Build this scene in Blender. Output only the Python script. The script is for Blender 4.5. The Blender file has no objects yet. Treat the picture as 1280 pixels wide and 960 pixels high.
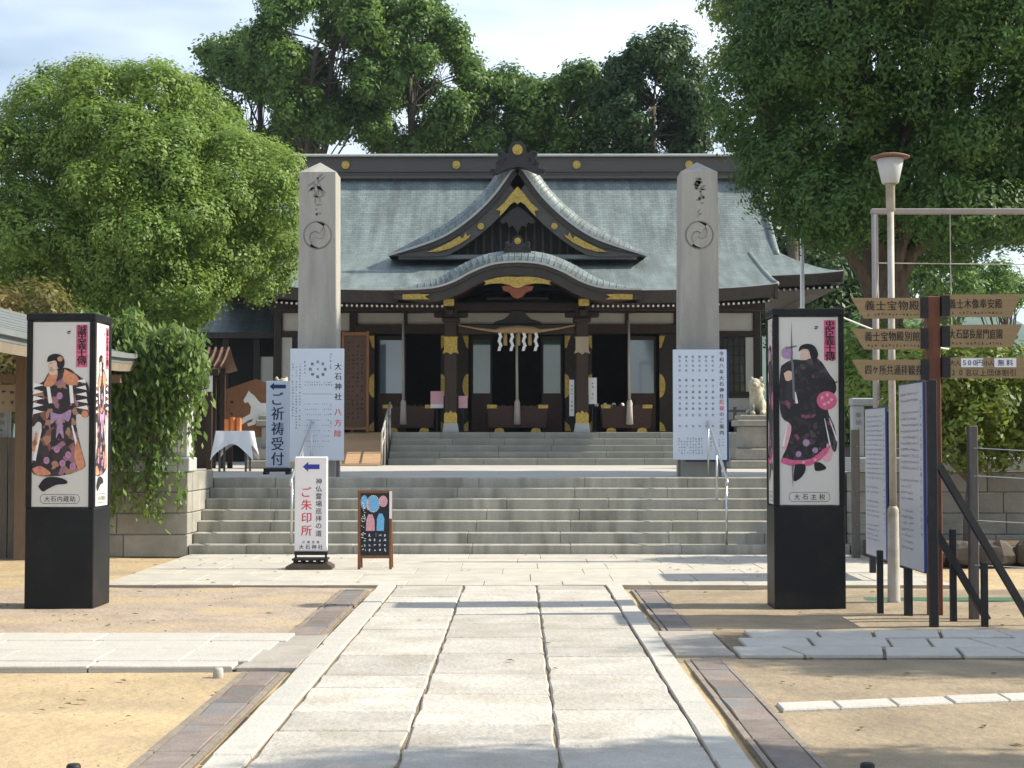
import bpy, math, random
import numpy as np
from mathutils import Vector

random.seed(7)
RNG = np.random.default_rng(11)
R = math.radians
S = bpy.context.scene
COL = S.collection

# ------------------------------------------------------------------ camera, sky, sun, exposure
cam_d = bpy.data.cameras.new('camera')
cam_d.sensor_width = 36.0
cam_d.lens = 56.25
cam_d.clip_start = 0.1
cam_d.clip_end = 6000
cam = bpy.data.objects.new('camera', cam_d)
COL.objects.link(cam)
cam.location = (0, 0, 1.55)
cam.rotation_euler = (R(90 + 2.09), 0, 0.0035)
S.camera = cam

SUN_EL = R(38)
to_sun = Vector((math.cos(SUN_EL), 0.05, math.sin(SUN_EL))).normalized()

W = bpy.data.worlds.new('World')
S.world = W
W.use_nodes = True
wn = W.node_tree
for n in list(wn.nodes):
    wn.nodes.remove(n)
w_out = wn.nodes.new('ShaderNodeOutputWorld')
w_bg = wn.nodes.new('ShaderNodeBackground')
w_sky = wn.nodes.new('ShaderNodeTexSky')
w_sky.sky_type = 'NISHITA'
w_sky.sun_disc = False
w_sky.sun_elevation = SUN_EL
w_sky.sun_rotation = R(87)
w_sky.altitude = 10
w_sky.air_density = 1.1
w_sky.dust_density = 0.8
w_sky.ozone_density = 2.0
# thin high cloud veil, the same all round the sky
w_tc = wn.nodes.new('ShaderNodeTexCoord')
w_map = wn.nodes.new('ShaderNodeMapping')
w_map.inputs['Scale'].default_value = (1.3, 1.0, 5.0)
w_map.inputs['Location'].default_value = (0.55, 0.2, 0.3)
w_noise = wn.nodes.new('ShaderNodeTexNoise')
w_noise.inputs['Scale'].default_value = 2.2
w_noise.inputs['Detail'].default_value = 4
w_noise.inputs['Roughness'].default_value = 0.55
w_ramp = wn.nodes.new('ShaderNodeValToRGB')
w_ramp.color_ramp.elements[0].position = 0.34
w_ramp.color_ramp.elements[0].color = (0.10, 0.10, 0.10, 1)
w_ramp.color_ramp.elements[1].position = 0.66
w_ramp.color_ramp.elements[1].color = (0.80, 0.80, 0.80, 1)
w_mix = wn.nodes.new('ShaderNodeMix')
w_mix.data_type = 'RGBA'
w_mix.inputs['B'].default_value = (10.4, 11.6, 13.4, 1)
L = wn.links.new
L(w_tc.outputs['Generated'], w_map.inputs['Vector'])
L(w_map.outputs['Vector'], w_noise.inputs['Vector'])
L(w_noise.outputs['Fac'], w_ramp.inputs['Fac'])
L(w_ramp.outputs['Color'], w_mix.inputs['Factor'])
L(w_sky.outputs['Color'], w_mix.inputs['A'])
L(w_mix.outputs['Result'], w_bg.inputs['Color'])
w_bg.inputs['Strength'].default_value = 0.082
L(w_bg.outputs['Background'], w_out.inputs['Surface'])

sun_d = bpy.data.lights.new('sun', 'SUN')
sun_d.energy = 5.0
sun_d.angle = R(0.6)
sun_d.color = (1.0, 0.92, 0.76)
sun = bpy.data.objects.new('sun', sun_d)
COL.objects.link(sun)
sun.location = (30, 0, 40)
sun.rotation_euler = to_sun.to_track_quat('Z', 'Y').to_euler()

S.view_settings.view_transform = 'Standard'
S.view_settings.look = 'None'
S.view_settings.gamma = 1.0
S.view_settings.use_curve_mapping = False
S.view_settings.exposure = 0.70
S.render.engine = 'CYCLES'
S.cycles.max_bounces = 6
S.cycles.diffuse_bounces = 3
S.cycles.glossy_bounces = 3
S.cycles.transmission_bounces = 4
S.cycles.transparent_max_bounces = 6

# ------------------------------------------------------------------ materials
MATS = {}

def nodes_of(m):
    m.use_nodes = True
    nt = m.node_tree
    return nt, nt.nodes['Principled BSDF'], nt.nodes['Material Output']

def mat(name, rgb, rough=0.8, var=0.15, scale=6.0, bump=0.0, bscale=40.0, metal=0.0, spec=0.3,
        rand=0.0, tint=None, tint_scale=1.5, tint_lo=0.5, tint_hi=0.7, stretch=None, fine=0.0):
    """procedural surface: noise colour variation, optional second tint in patches, bump, per-object variation"""
    if name in MATS:
        return MATS[name]
    m = bpy.data.materials.new(name)
    nt, b, out = nodes_of(m)
    N, LK = nt.nodes.new, nt.links.new
    tc = N('ShaderNodeTexCoord')
    geo = N('ShaderNodeNewGeometry')
    src = geo.outputs['Position']
    if stretch:
        mp = N('ShaderNodeMapping')
        mp.inputs['Scale'].default_value = stretch
        LK(src, mp.inputs['Vector'])
        src = mp.outputs['Vector']
    n1 = N('ShaderNodeTexNoise')
    n1.inputs['Scale'].default_value = scale
    n1.inputs['Detail'].default_value = 6
    n1.inputs['Roughness'].default_value = 0.65
    LK(src, n1.inputs['Vector'])
    rp = N('ShaderNodeValToRGB')
    lo = [max(0, c * (1 - var)) for c in rgb]
    hi = [min(1, c * (1 + var)) for c in rgb]
    rp.color_ramp.elements[0].position = 0.3
    rp.color_ramp.elements[0].color = (*lo, 1)
    rp.color_ramp.elements[1].position = 0.7
    rp.color_ramp.elements[1].color = (*hi, 1)
    LK(n1.outputs['Fac'], rp.inputs['Fac'])
    colr = rp.outputs['Color']
    if tint:
        n2 = N('ShaderNodeTexNoise')
        n2.inputs['Scale'].default_value = tint_scale
        n2.inputs['Detail'].default_value = 5
        LK(src, n2.inputs['Vector'])
        r2 = N('ShaderNodeValToRGB')
        r2.color_ramp.elements[0].position = tint_lo
        r2.color_ramp.elements[0].color = (0, 0, 0, 1)
        r2.color_ramp.elements[1].position = tint_hi
        r2.color_ramp.elements[1].color = (1, 1, 1, 1)
        LK(n2.outputs['Fac'], r2.inputs['Fac'])
        mx = N('ShaderNodeMix')
        mx.data_type = 'RGBA'
        LK(r2.outputs['Color'], mx.inputs['Factor'])
        LK(colr, mx.inputs['A'])
        mx.inputs['B'].default_value = (*tint, 1)
        colr = mx.outputs['Result']
    if fine:
        n4 = N('ShaderNodeTexNoise')
        n4.inputs['Scale'].default_value = 130
        n4.inputs['Detail'].default_value = 2
        LK(geo.outputs['Position'], n4.inputs['Vector'])
        mr4 = N('ShaderNodeMapRange')
        mr4.inputs['From Min'].default_value = 0.3
        mr4.inputs['From Max'].default_value = 0.7
        mr4.inputs['To Min'].default_value = 1 - fine
        mr4.inputs['To Max'].default_value = 1 + fine
        LK(n4.outputs['Fac'], mr4.inputs['Value'])
        h4 = N('ShaderNodeHueSaturation')
        LK(mr4.outputs['Result'], h4.inputs['Value'])
        LK(colr, h4.inputs['Color'])
        colr = h4.outputs['Color']
    if rand:
        oi = N('ShaderNodeObjectInfo')
        mr = N('ShaderNodeMapRange')
        mr.inputs['To Min'].default_value = 1 - rand
        mr.inputs['To Max'].default_value = 1 + rand
        LK(oi.outputs['Random'], mr.inputs['Value'])
        hs = N('ShaderNodeHueSaturation')
        LK(mr.outputs['Result'], hs.inputs['Value'])
        LK(colr, hs.inputs['Color'])
        colr = hs.outputs['Color']
    LK(colr, b.inputs['Base Color'])
    b.inputs['Roughness'].default_value = rough
    b.inputs['Metallic'].default_value = metal
    b.inputs['Specular IOR Level'].default_value = spec
    if bump:
        n3 = N('ShaderNodeTexNoise')
        n3.inputs['Scale'].default_value = bscale
        n3.inputs['Detail'].default_value = 5
        LK(geo.outputs['Position'], n3.inputs['Vector'])
        bp = N('ShaderNodeBump')
        bp.inputs['Strength'].default_value = bump
        bp.inputs['Distance'].default_value = 0.02
        LK(n3.outputs['Fac'], bp.inputs['Height'])
        LK(bp.outputs['Normal'], b.inputs['Normal'])
    MATS[name] = m
    return m

def leaf_mat(name, c0, c1, c2, trans=0.35):
    m = bpy.data.materials.new(name)
    nt, b, out = nodes_of(m)
    N, LK = nt.nodes.new, nt.links.new
    geo = N('ShaderNodeNewGeometry')
    rp = N('ShaderNodeValToRGB')
    rp.color_ramp.elements[0].color = (*c0, 1)
    rp.color_ramp.elements[1].color = (*c2, 1)
    e = rp.color_ramp.elements.new(0.5)
    e.color = (*c1, 1)
    nz = N('ShaderNodeTexNoise')
    nz.inputs['Scale'].default_value = 0.9
    nz.inputs['Detail'].default_value = 3
    LK(geo.outputs['Position'], nz.inputs['Vector'])
    mt = N('ShaderNodeMath')
    mt.operation = 'MULTIPLY_ADD'
    mt.inputs[1].default_value = 0.55
    LK(geo.outputs['Random Per Island'], mt.inputs[0])
    m2 = N('ShaderNodeMath')
    m2.operation = 'MULTIPLY_ADD'
    m2.inputs[1].default_value = 1.1
    m2.inputs[2].default_value = -0.33
    LK(nz.outputs['Fac'], m2.inputs[0])
    LK(m2.outputs[0], mt.inputs[2])
    LK(mt.outputs[0], rp.inputs['Fac'])
    LK(rp.outputs['Color'], b.inputs['Base Color'])
    b.inputs['Roughness'].default_value = 0.5
    b.inputs['Specular IOR Level'].default_value = 0.35
    tr = N('ShaderNodeBsdfTranslucent')
    hs = N('ShaderNodeHueSaturation')
    hs.inputs['Hue'].default_value = 0.485
    hs.inputs['Value'].default_value = 1.5
    LK(rp.outputs['Color'], hs.inputs['Color'])
    LK(hs.outputs['Color'], tr.inputs['Color'])
    mx = N('ShaderNodeMixShader')
    mx.inputs['Fac'].default_value = trans
    LK(b.outputs['BSDF'], mx.inputs[1])
    LK(tr.outputs['BSDF'], mx.inputs[2])
    LK(mx.outputs[0], out.inputs['Surface'])
    MATS[name] = m
    return m

def roof_mat():
    m = bpy.data.materials.new('copper_shingle')
    nt, b, out = nodes_of(m)
    N, LK = nt.nodes.new, nt.links.new
    geo = N('ShaderNodeNewGeometry')
    br = N('ShaderNodeTexBrick')
    br.inputs['Scale'].default_value = 1.0
    br.inputs['Brick Width'].default_value = 0.17
    br.inputs['Row Height'].default_value = 0.078
    br.inputs['Mortar Size'].default_value = 0.008
    br.inputs['Mortar Smooth'].default_value = 0.4
    br.inputs['Color1'].default_value = (0.165, 0.211, 0.207, 1)
    br.inputs['Color2'].default_value = (0.228, 0.28, 0.272, 1)
    br.inputs['Mortar'].default_value = (0.12, 0.145, 0.15, 1)
    LK(geo.outputs['Position'], br.inputs['Vector'])
    mp = N('ShaderNodeMapping')
    mp.inputs['Scale'].default_value = (3.0, 0.35, 0.5)
    LK(geo.outputs['Position'], mp.inputs['Vector'])
    nz = N('ShaderNodeTexNoise')
    nz.inputs['Scale'].default_value = 1.4
    nz.inputs['Detail'].default_value = 6
    LK(mp.outputs['Vector'], nz.inputs['Vector'])
    r = N('ShaderNodeMapRange')
    r.inputs['From Min'].default_value = 0.35
    r.inputs['From Max'].default_value = 0.68
    LK(nz.outputs['Fac'], r.inputs['Value'])
    mx = N('ShaderNodeMix')
    mx.data_type = 'RGBA'
    mx.blend_type = 'MULTIPLY'
    rr = N('ShaderNodeValToRGB')
    rr.color_ramp.elements[0].color = (0.58, 0.57, 0.58, 1)
    rr.color_ramp.elements[1].color = (1.0, 1.0, 1.0, 1)
    LK(r.outputs['Result'], rr.inputs['Fac'])
    mx.inputs['Factor'].default_value = 1.0
    LK(br.outputs['Color'], mx.inputs['A'])
    LK(rr.outputs['Color'], mx.inputs['B'])
    LK(mx.outputs['Result'], b.inputs['Base Color'])
    bp = N('ShaderNodeBump')
    bp.inputs['Strength'].default_value = 0.6
    bp.inputs['Distance'].default_value = 0.02
    bp.invert = True
    LK(br.outputs['Fac'], bp.inputs['Height'])
    LK(bp.outputs['Normal'], b.inputs['Normal'])
    b.inputs['Roughness'].default_value = 0.48
    b.inputs['Specular IOR Level'].default_value = 0.6
    return m

ROOF = roof_mat()
SLAB = mat('granite_slab', (0.445, 0.42, 0.372), 0.85, 0.14, 3.0, 0.7, 22, rand=0.13, tint=(0.34, 0.30, 0.245), tint_scale=1.6, tint_lo=0.48, tint_hi=0.8, fine=0.16)
APRON = mat('apron_slab', (0.45, 0.42, 0.36), 0.85, 0.14, 3.0, 0.25, 30, rand=0.05, fine=0.08)
KERB = mat('kerb_granite', (0.45, 0.43, 0.385), 0.85, 0.08, 5.0, 0.3, 40, rand=0.04, fine=0.10)
JOINT = mat('joint_sand', (0.20, 0.155, 0.105), 0.95, 0.3, 25, 0.5, 60)
SAND = mat('sand', (0.43, 0.33, 0.195), 0.95, 0.18, 1.2, 0.9, 14, tint=(0.33, 0.255, 0.17), tint_scale=0.9, tint_lo=0.5, tint_hi=0.72, fine=0.16)
GRAVEL = mat('pink_gravel', (0.355, 0.285, 0.22), 0.95, 0.20, 2.0, 0.9, 18, tint=(0.41, 0.325, 0.21), tint_scale=1.1, tint_lo=0.48, tint_hi=0.62, fine=0.22)
SANDR = mat('brown_sand', (0.29, 0.23, 0.155), 0.95, 0.22, 1.6, 0.9, 16, tint=(0.21, 0.17, 0.12), tint_scale=1.1, tint_lo=0.5, tint_hi=0.72, fine=0.2)
GUTTER = mat('gutter_stone', (0.20, 0.165, 0.145), 0.85, 0.2, 6, 0.3, 40, rand=0.18, tint=(0.16, 0.17, 0.175), tint_scale=2.0, fine=0.10)
GUTRAIL = mat('gutter_rail', (0.24, 0.205, 0.17), 0.8, 0.2, 10, 0.2, 40)
CONC = mat('old_concrete', (0.34, 0.31, 0.27), 0.9, 0.15, 3, 0.3, 30, fine=0.1)
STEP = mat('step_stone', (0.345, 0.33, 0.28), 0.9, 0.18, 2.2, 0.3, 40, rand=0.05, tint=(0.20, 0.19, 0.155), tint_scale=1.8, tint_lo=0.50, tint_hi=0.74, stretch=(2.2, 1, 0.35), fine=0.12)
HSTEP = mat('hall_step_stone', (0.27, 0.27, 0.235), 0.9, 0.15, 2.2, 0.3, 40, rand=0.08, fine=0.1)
WALLST = mat('wall_block', (0.30, 0.285, 0.25), 0.9, 0.18, 2.5, 0.45, 25, rand=0.12, tint=(0.20, 0.20, 0.17), tint_scale=1.3, fine=0.12)
PILLAR = mat('pillar_granite', (0.355, 0.34, 0.305), 0.8, 0.08, 5, 0.2, 60, fine=0.12, tint=(0.27, 0.26, 0.235), tint_scale=1.3, stretch=(2.5, 2.5, 0.35))
PCARVE = mat('recess_shade_and_wear', (0.215, 0.205, 0.185), 0.9, 0.15, 12, 0.2, 60)  # darker stone: groove shade put into the colour, also the weathered lettering
FENCEST = mat('fence_granite', (0.40, 0.41, 0.41), 0.8, 0.08, 6, 0.2, 60, rand=0.05, fine=0.08)
TERR = mat('terrace_paving', (0.43, 0.41, 0.37), 0.9, 0.12, 1.5, 0.3, 30, fine=0.08)
STATUE = mat('statue_stone', (0.42, 0.38, 0.29), 0.85, 0.25, 9, 0.4, 50, tint=(0.17, 0.165, 0.13), tint_scale=5)
PEDEST = mat('pedestal_stone', (0.30, 0.285, 0.25), 0.9, 0.2, 5, 0.3, 40)
DWOOD = mat('dark_wood', (0.030, 0.022, 0.017), 0.6, 0.3, 7, 0.1, 30, stretch=(1, 1, 5))
MWOOD = mat('brown_wood', (0.042, 0.026, 0.017), 0.6, 0.25, 6, 0.15, 40, stretch=(6, 6, 0.6))
RWOOD = mat('red_brown_wood', (0.050, 0.021, 0.013), 0.5, 0.25, 6, 0.1, 40, stretch=(1, 4, 6))
OWOOD = mat('orange_wood', (0.20, 0.085, 0.035), 0.6, 0.2, 5, 0.1, 40, stretch=(6, 6, 0.6))
PWOOD = mat('plank_wood', (0.42, 0.27, 0.155), 0.7, 0.15, 5, 0.1, 40, stretch=(0.6, 6, 6), rand=0.10)
SIGNW = mat('sign_wood', (0.285, 0.20, 0.105), 0.65, 0.12, 5, 0.1, 40, stretch=(0.7, 5, 8))
GREYW = mat('grey_wood', (0.13, 0.115, 0.10), 0.8, 0.2, 8, 0.2, 40, stretch=(5, 5, 0.6))
BLACKW = mat('black_post', (0.018, 0.018, 0.02), 0.55, 0.3, 8, 0.1, 40)
BLACKP = mat('black_panel', (0.008, 0.009, 0.011), 0.42, 0.25, 3, 0.03, 20, spec=0.22, tint=(0.022, 0.021, 0.020), tint_scale=2.5, tint_lo=0.5, tint_hi=0.75)
PLAST = mat('white_plaster', (0.50, 0.48, 0.43), 0.9, 0.06, 3, 0.05, 40)
RIDGE = mat('ridge_copper', (0.085, 0.078, 0.072), 0.55, 0.15, 4, 0.1, 30, stretch=(0.4, 1, 6))
FASC = mat('eave_copper_brown', (0.045, 0.038, 0.034), 0.55, 0.2, 5, 0.1, 30)
EDGE = mat('bright_edge_copper', (0.42, 0.42, 0.40), 0.45, 0.12, 6)
GOLD = mat('gilt_metal', (0.46, 0.32, 0.085), 0.42, 0.40, 22, 0.5, 45, metal=0.8)
CARVE = mat('oni_carving', (0.035, 0.033, 0.032), 0.6, 0.25, 15, 0.3, 40)
REDCARVE = mat('painted_carving', (0.22, 0.07, 0.04), 0.7, 0.4, 25, 0.3, 50)
WTIP = mat('white_rafter_tip', (0.75, 0.74, 0.70), 0.8, 0.05)
PAPER = mat('paper_white', (0.78, 0.78, 0.77), 0.8, 0.03)
BOARDW = mat('board_white', (0.57, 0.63, 0.72), 0.5, 0.03, 2)
BOARDP = mat('board_warm_white', (0.80, 0.76, 0.76), 0.5, 0.03, 2)
NOTICE = mat('notice_sheet', (0.44, 0.45, 0.49), 0.35, 0.05, 2, 0.05, 8)
CLOTH = mat('table_cloth', (0.85, 0.85, 0.84), 0.85, 0.03)
INK = mat('black_ink', (0.02, 0.02, 0.025), 0.7, 0.1)
GINK = mat('grey_ink', (0.16, 0.17, 0.20), 0.7, 0.1)
RINK = mat('red_ink', (0.62, 0.05, 0.06), 0.7, 0.1)
BINK = mat('blue_ink', (0.045, 0.05, 0.30), 0.7, 0.1)
NINK = mat('navy_ink', (0.02, 0.045, 0.13), 0.7, 0.1)
PINK = mat('pink_print', (0.62, 0.13, 0.24), 0.7, 0.2, 30)
LPINK = mat('pale_pink_print', (0.72, 0.40, 0.45), 0.7, 0.1, 30)
SKINP = mat('face_print', (0.68, 0.47, 0.38), 0.7, 0.05)
ORNGP = mat('orange_print', (0.58, 0.26, 0.15), 0.7, 0.25, 30)
ROBEP = mat('dark_robe_print', (0.035, 0.022, 0.028), 0.7, 0.6, 40)
MAUVEP = mat('mauve_print', (0.38, 0.25, 0.40), 0.7, 0.2, 30)
CHALKB = mat('chalk_blue', (0.16, 0.45, 0.72), 0.8, 0.2, 40)
CHALKP = mat('chalk_pink', (0.66, 0.34, 0.38), 0.8, 0.2, 40)
CHALKD = mat('chalkboard_black', (0.02, 0.025, 0.035), 0.7, 0.3, 20)
STEEL = mat('stainless_steel', (0.55, 0.56, 0.57), 0.28, 0.05, 8, metal=0.9)
PGREY = mat('grey_painted_steel', (0.42, 0.40, 0.36), 0.55, 0.12, 8, 0.05, 30, tint=(0.28, 0.24, 0.17), tint_scale=3.5)
PINKST = mat('pinkish_painted_steel', (0.30, 0.265, 0.245), 0.6, 0.1, 8)
LAMPCAP = mat('rust_lamp_cap', (0.17, 0.095, 0.065), 0.6, 0.2, 12)
GREENP = mat('green_rubber', (0.06, 0.14, 0.08), 0.7, 0.15, 8)
BARK = mat('bark', (0.11, 0.085, 0.065), 0.95, 0.35, 5, 0.9, 16, stretch=(3, 3, 0.7))
BARKG = mat('pale_bark', (0.10, 0.085, 0.07), 0.95, 0.3, 5, 0.7, 16, stretch=(3, 3, 0.7))
ROCK = mat('bed_rock', (0.09, 0.075, 0.06), 0.9, 0.3, 4, 0.6, 16, rand=0.15)
TILEB = mat('brown_roof_tile', (0.13, 0.075, 0.055), 0.6, 0.25, 8, 0.2, 30)
COPG = mat('grey_copper_roof', (0.15, 0.165, 0.165), 0.5, 0.12, 3, 0.05, 20)
BEIGE = mat('beige_timber', (0.36, 0.29, 0.21), 0.7, 0.1, 5)
STRAW = mat('straw_rope', (0.33, 0.23, 0.12), 0.9, 0.2, 30, 0.5, 60)
ROPEM = mat('bell_rope', (0.42, 0.38, 0.34), 0.9, 0.2, 40, 0.3, 60)
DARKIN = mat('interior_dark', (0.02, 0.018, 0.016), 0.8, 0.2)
HILLM = mat('hill_forest', (0.035, 0.075, 0.03), 0.95, 0.35, 0.05, 0, 1)

def robe_mat(name, cols, scale):
    """printed kimono cloth: cells of flat ink colours"""
    m = bpy.data.materials.new(name)
    nt, b, out = nodes_of(m)
    N, LK = nt.nodes.new, nt.links.new
    geo = N('ShaderNodeNewGeometry')
    vo = N('ShaderNodeTexVoronoi')
    vo.inputs['Scale'].default_value = scale
    nz = N('ShaderNodeTexNoise')
    nz.inputs['Scale'].default_value = 9
    mxv = N('ShaderNodeVectorMath')
    mxv.operation = 'MULTIPLY_ADD'
    mxv.inputs[1].default_value = (.10, .10, .10)
    LK(nz.outputs['Color'], mxv.inputs[0])
    LK(geo.outputs['Position'], mxv.inputs[2])
    LK(mxv.outputs[0], vo.inputs['Vector'])
    rp = N('ShaderNodeValToRGB')
    rp.color_ramp.interpolation = 'CONSTANT'
    el = rp.color_ramp.elements
    while len(el) < len(cols):
        el.new(.5)
    for e, (p, c) in zip(el, cols):
        e.position = p
        e.color = (*c, 1)
    sp = N('ShaderNodeSeparateColor')
    LK(vo.outputs['Color'], sp.inputs[0])
    LK(sp.outputs[0], rp.inputs['Fac'])
    LK(rp.outputs['Color'], b.inputs['Base Color'])
    b.inputs['Roughness'].default_value = .6
    MATS[name] = m
    return m
ROBEL = robe_mat('banded_robe_print', [(0, (.02, .015, .02)), (.50, (.045, .025, .03)), (.68, (.20, .085, .06)), (.80, (.36, .19, .13)), (.90, (.30, .14, .20))], 17)
ROBER = robe_mat('black_robe_print', [(0, (.012, .011, .014)), (.60, (.028, .022, .028)), (.84, (.07, .05, .06)), (.95, (.22, .06, .11))], 22)

def glass_mat(name, rgb, rough=0.06):
    m = bpy.data.materials.new(name)
    nt, b, out = nodes_of(m)
    b.inputs['Base Color'].default_value = (*rgb, 1)
    b.inputs['Roughness'].default_value = rough
    b.inputs['Specular IOR Level'].default_value = 1.0
    b.inputs['Coat Weight'].default_value = 1.0
    b.inputs['Coat Roughness'].default_value = 0.03
    n = nt.nodes.new('ShaderNodeTexNoise')
    n.inputs['Scale'].default_value = 1.6
    bp = nt.nodes.new('ShaderNodeBump')
    bp.inputs['Strength'].default_value = 0.03
    nt.links.new(n.outputs['Fac'], bp.inputs['Height'])
    nt.links.new(bp.outputs['Normal'], b.inputs['Normal'])
    MATS[name] = m
    return m
PANEB = glass_mat('door_glass_blue', (0.13, 0.19, 0.24))
PANEG = glass_mat('door_glass_green', (0.05, 0.10, 0.075))
PANED = glass_mat('lattice_glass', (0.07, 0.075, 0.08))

def acrylic(name, rgb, fac):
    m = bpy.data.materials.new(name)
    nt, b, out = nodes_of(m)
    n = nt.nodes.new('ShaderNodeTexNoise')
    n.inputs['Scale'].default_value = 3
    rp = nt.nodes.new('ShaderNodeValToRGB')
    rp.color_ramp.elements[0].color = (rgb[0] * .96, rgb[1] * .96, rgb[2] * .95, 1)
    rp.color_ramp.elements[1].color = (*rgb, 1)
    nt.links.new(n.outputs['Fac'], rp.inputs['Fac'])
    nt.links.new(rp.outputs['Color'], b.inputs['Base Color'])
    b.inputs['Roughness'].default_value = 0.35
    t = nt.nodes.new('ShaderNodeBsdfTranslucent')
    t.inputs['Color'].default_value = (0.95, 0.94, 0.92, 1)
    mx = nt.nodes.new('ShaderNodeMixShader')
    mx.inputs['Fac'].default_value = fac
    nt.links.new(b.outputs['BSDF'], mx.inputs[1])
    nt.links.new(t.outputs['BSDF'], mx.inputs[2])
    nt.links.new(mx.outputs[0], out.inputs['Surface'])
    MATS[name] = m
    return m
ACRYL = acrylic('white_acrylic', (0.84, 0.83, 0.80), 0.40)
LAMPGL = acrylic('frosted_lamp', (0.50, 0.52, 0.53), 0.25)

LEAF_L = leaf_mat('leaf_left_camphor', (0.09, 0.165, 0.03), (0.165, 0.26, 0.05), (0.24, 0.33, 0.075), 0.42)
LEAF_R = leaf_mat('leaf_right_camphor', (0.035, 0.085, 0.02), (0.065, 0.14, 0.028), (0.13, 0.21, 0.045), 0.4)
LEAF_B = leaf_mat('leaf_back', (0.05, 0.11, 0.024), (0.09, 0.175, 0.034), (0.15, 0.235, 0.045), 0.42)
LEAF_D = leaf_mat('leaf_dark', (0.022, 0.052, 0.016), (0.036, 0.08, 0.02), (0.06, 0.11, 0.026), 0.3)
LEAF_Y = leaf_mat('leaf_yellow', (0.07, 0.12, 0.02), (0.13, 0.19, 0.03), (0.24, 0.27, 0.05), 0.45)
LEAF_W = leaf_mat('leaf_weeping', (0.06, 0.12, 0.025), (0.12, 0.20, 0.04), (0.22, 0.29, 0.07), 0.42)
LEAF_T = leaf_mat('leaf_rusty', (0.07, 0.10, 0.02), (0.16, 0.15, 0.04), (0.25, 0.13, 0.05), 0.4)

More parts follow.
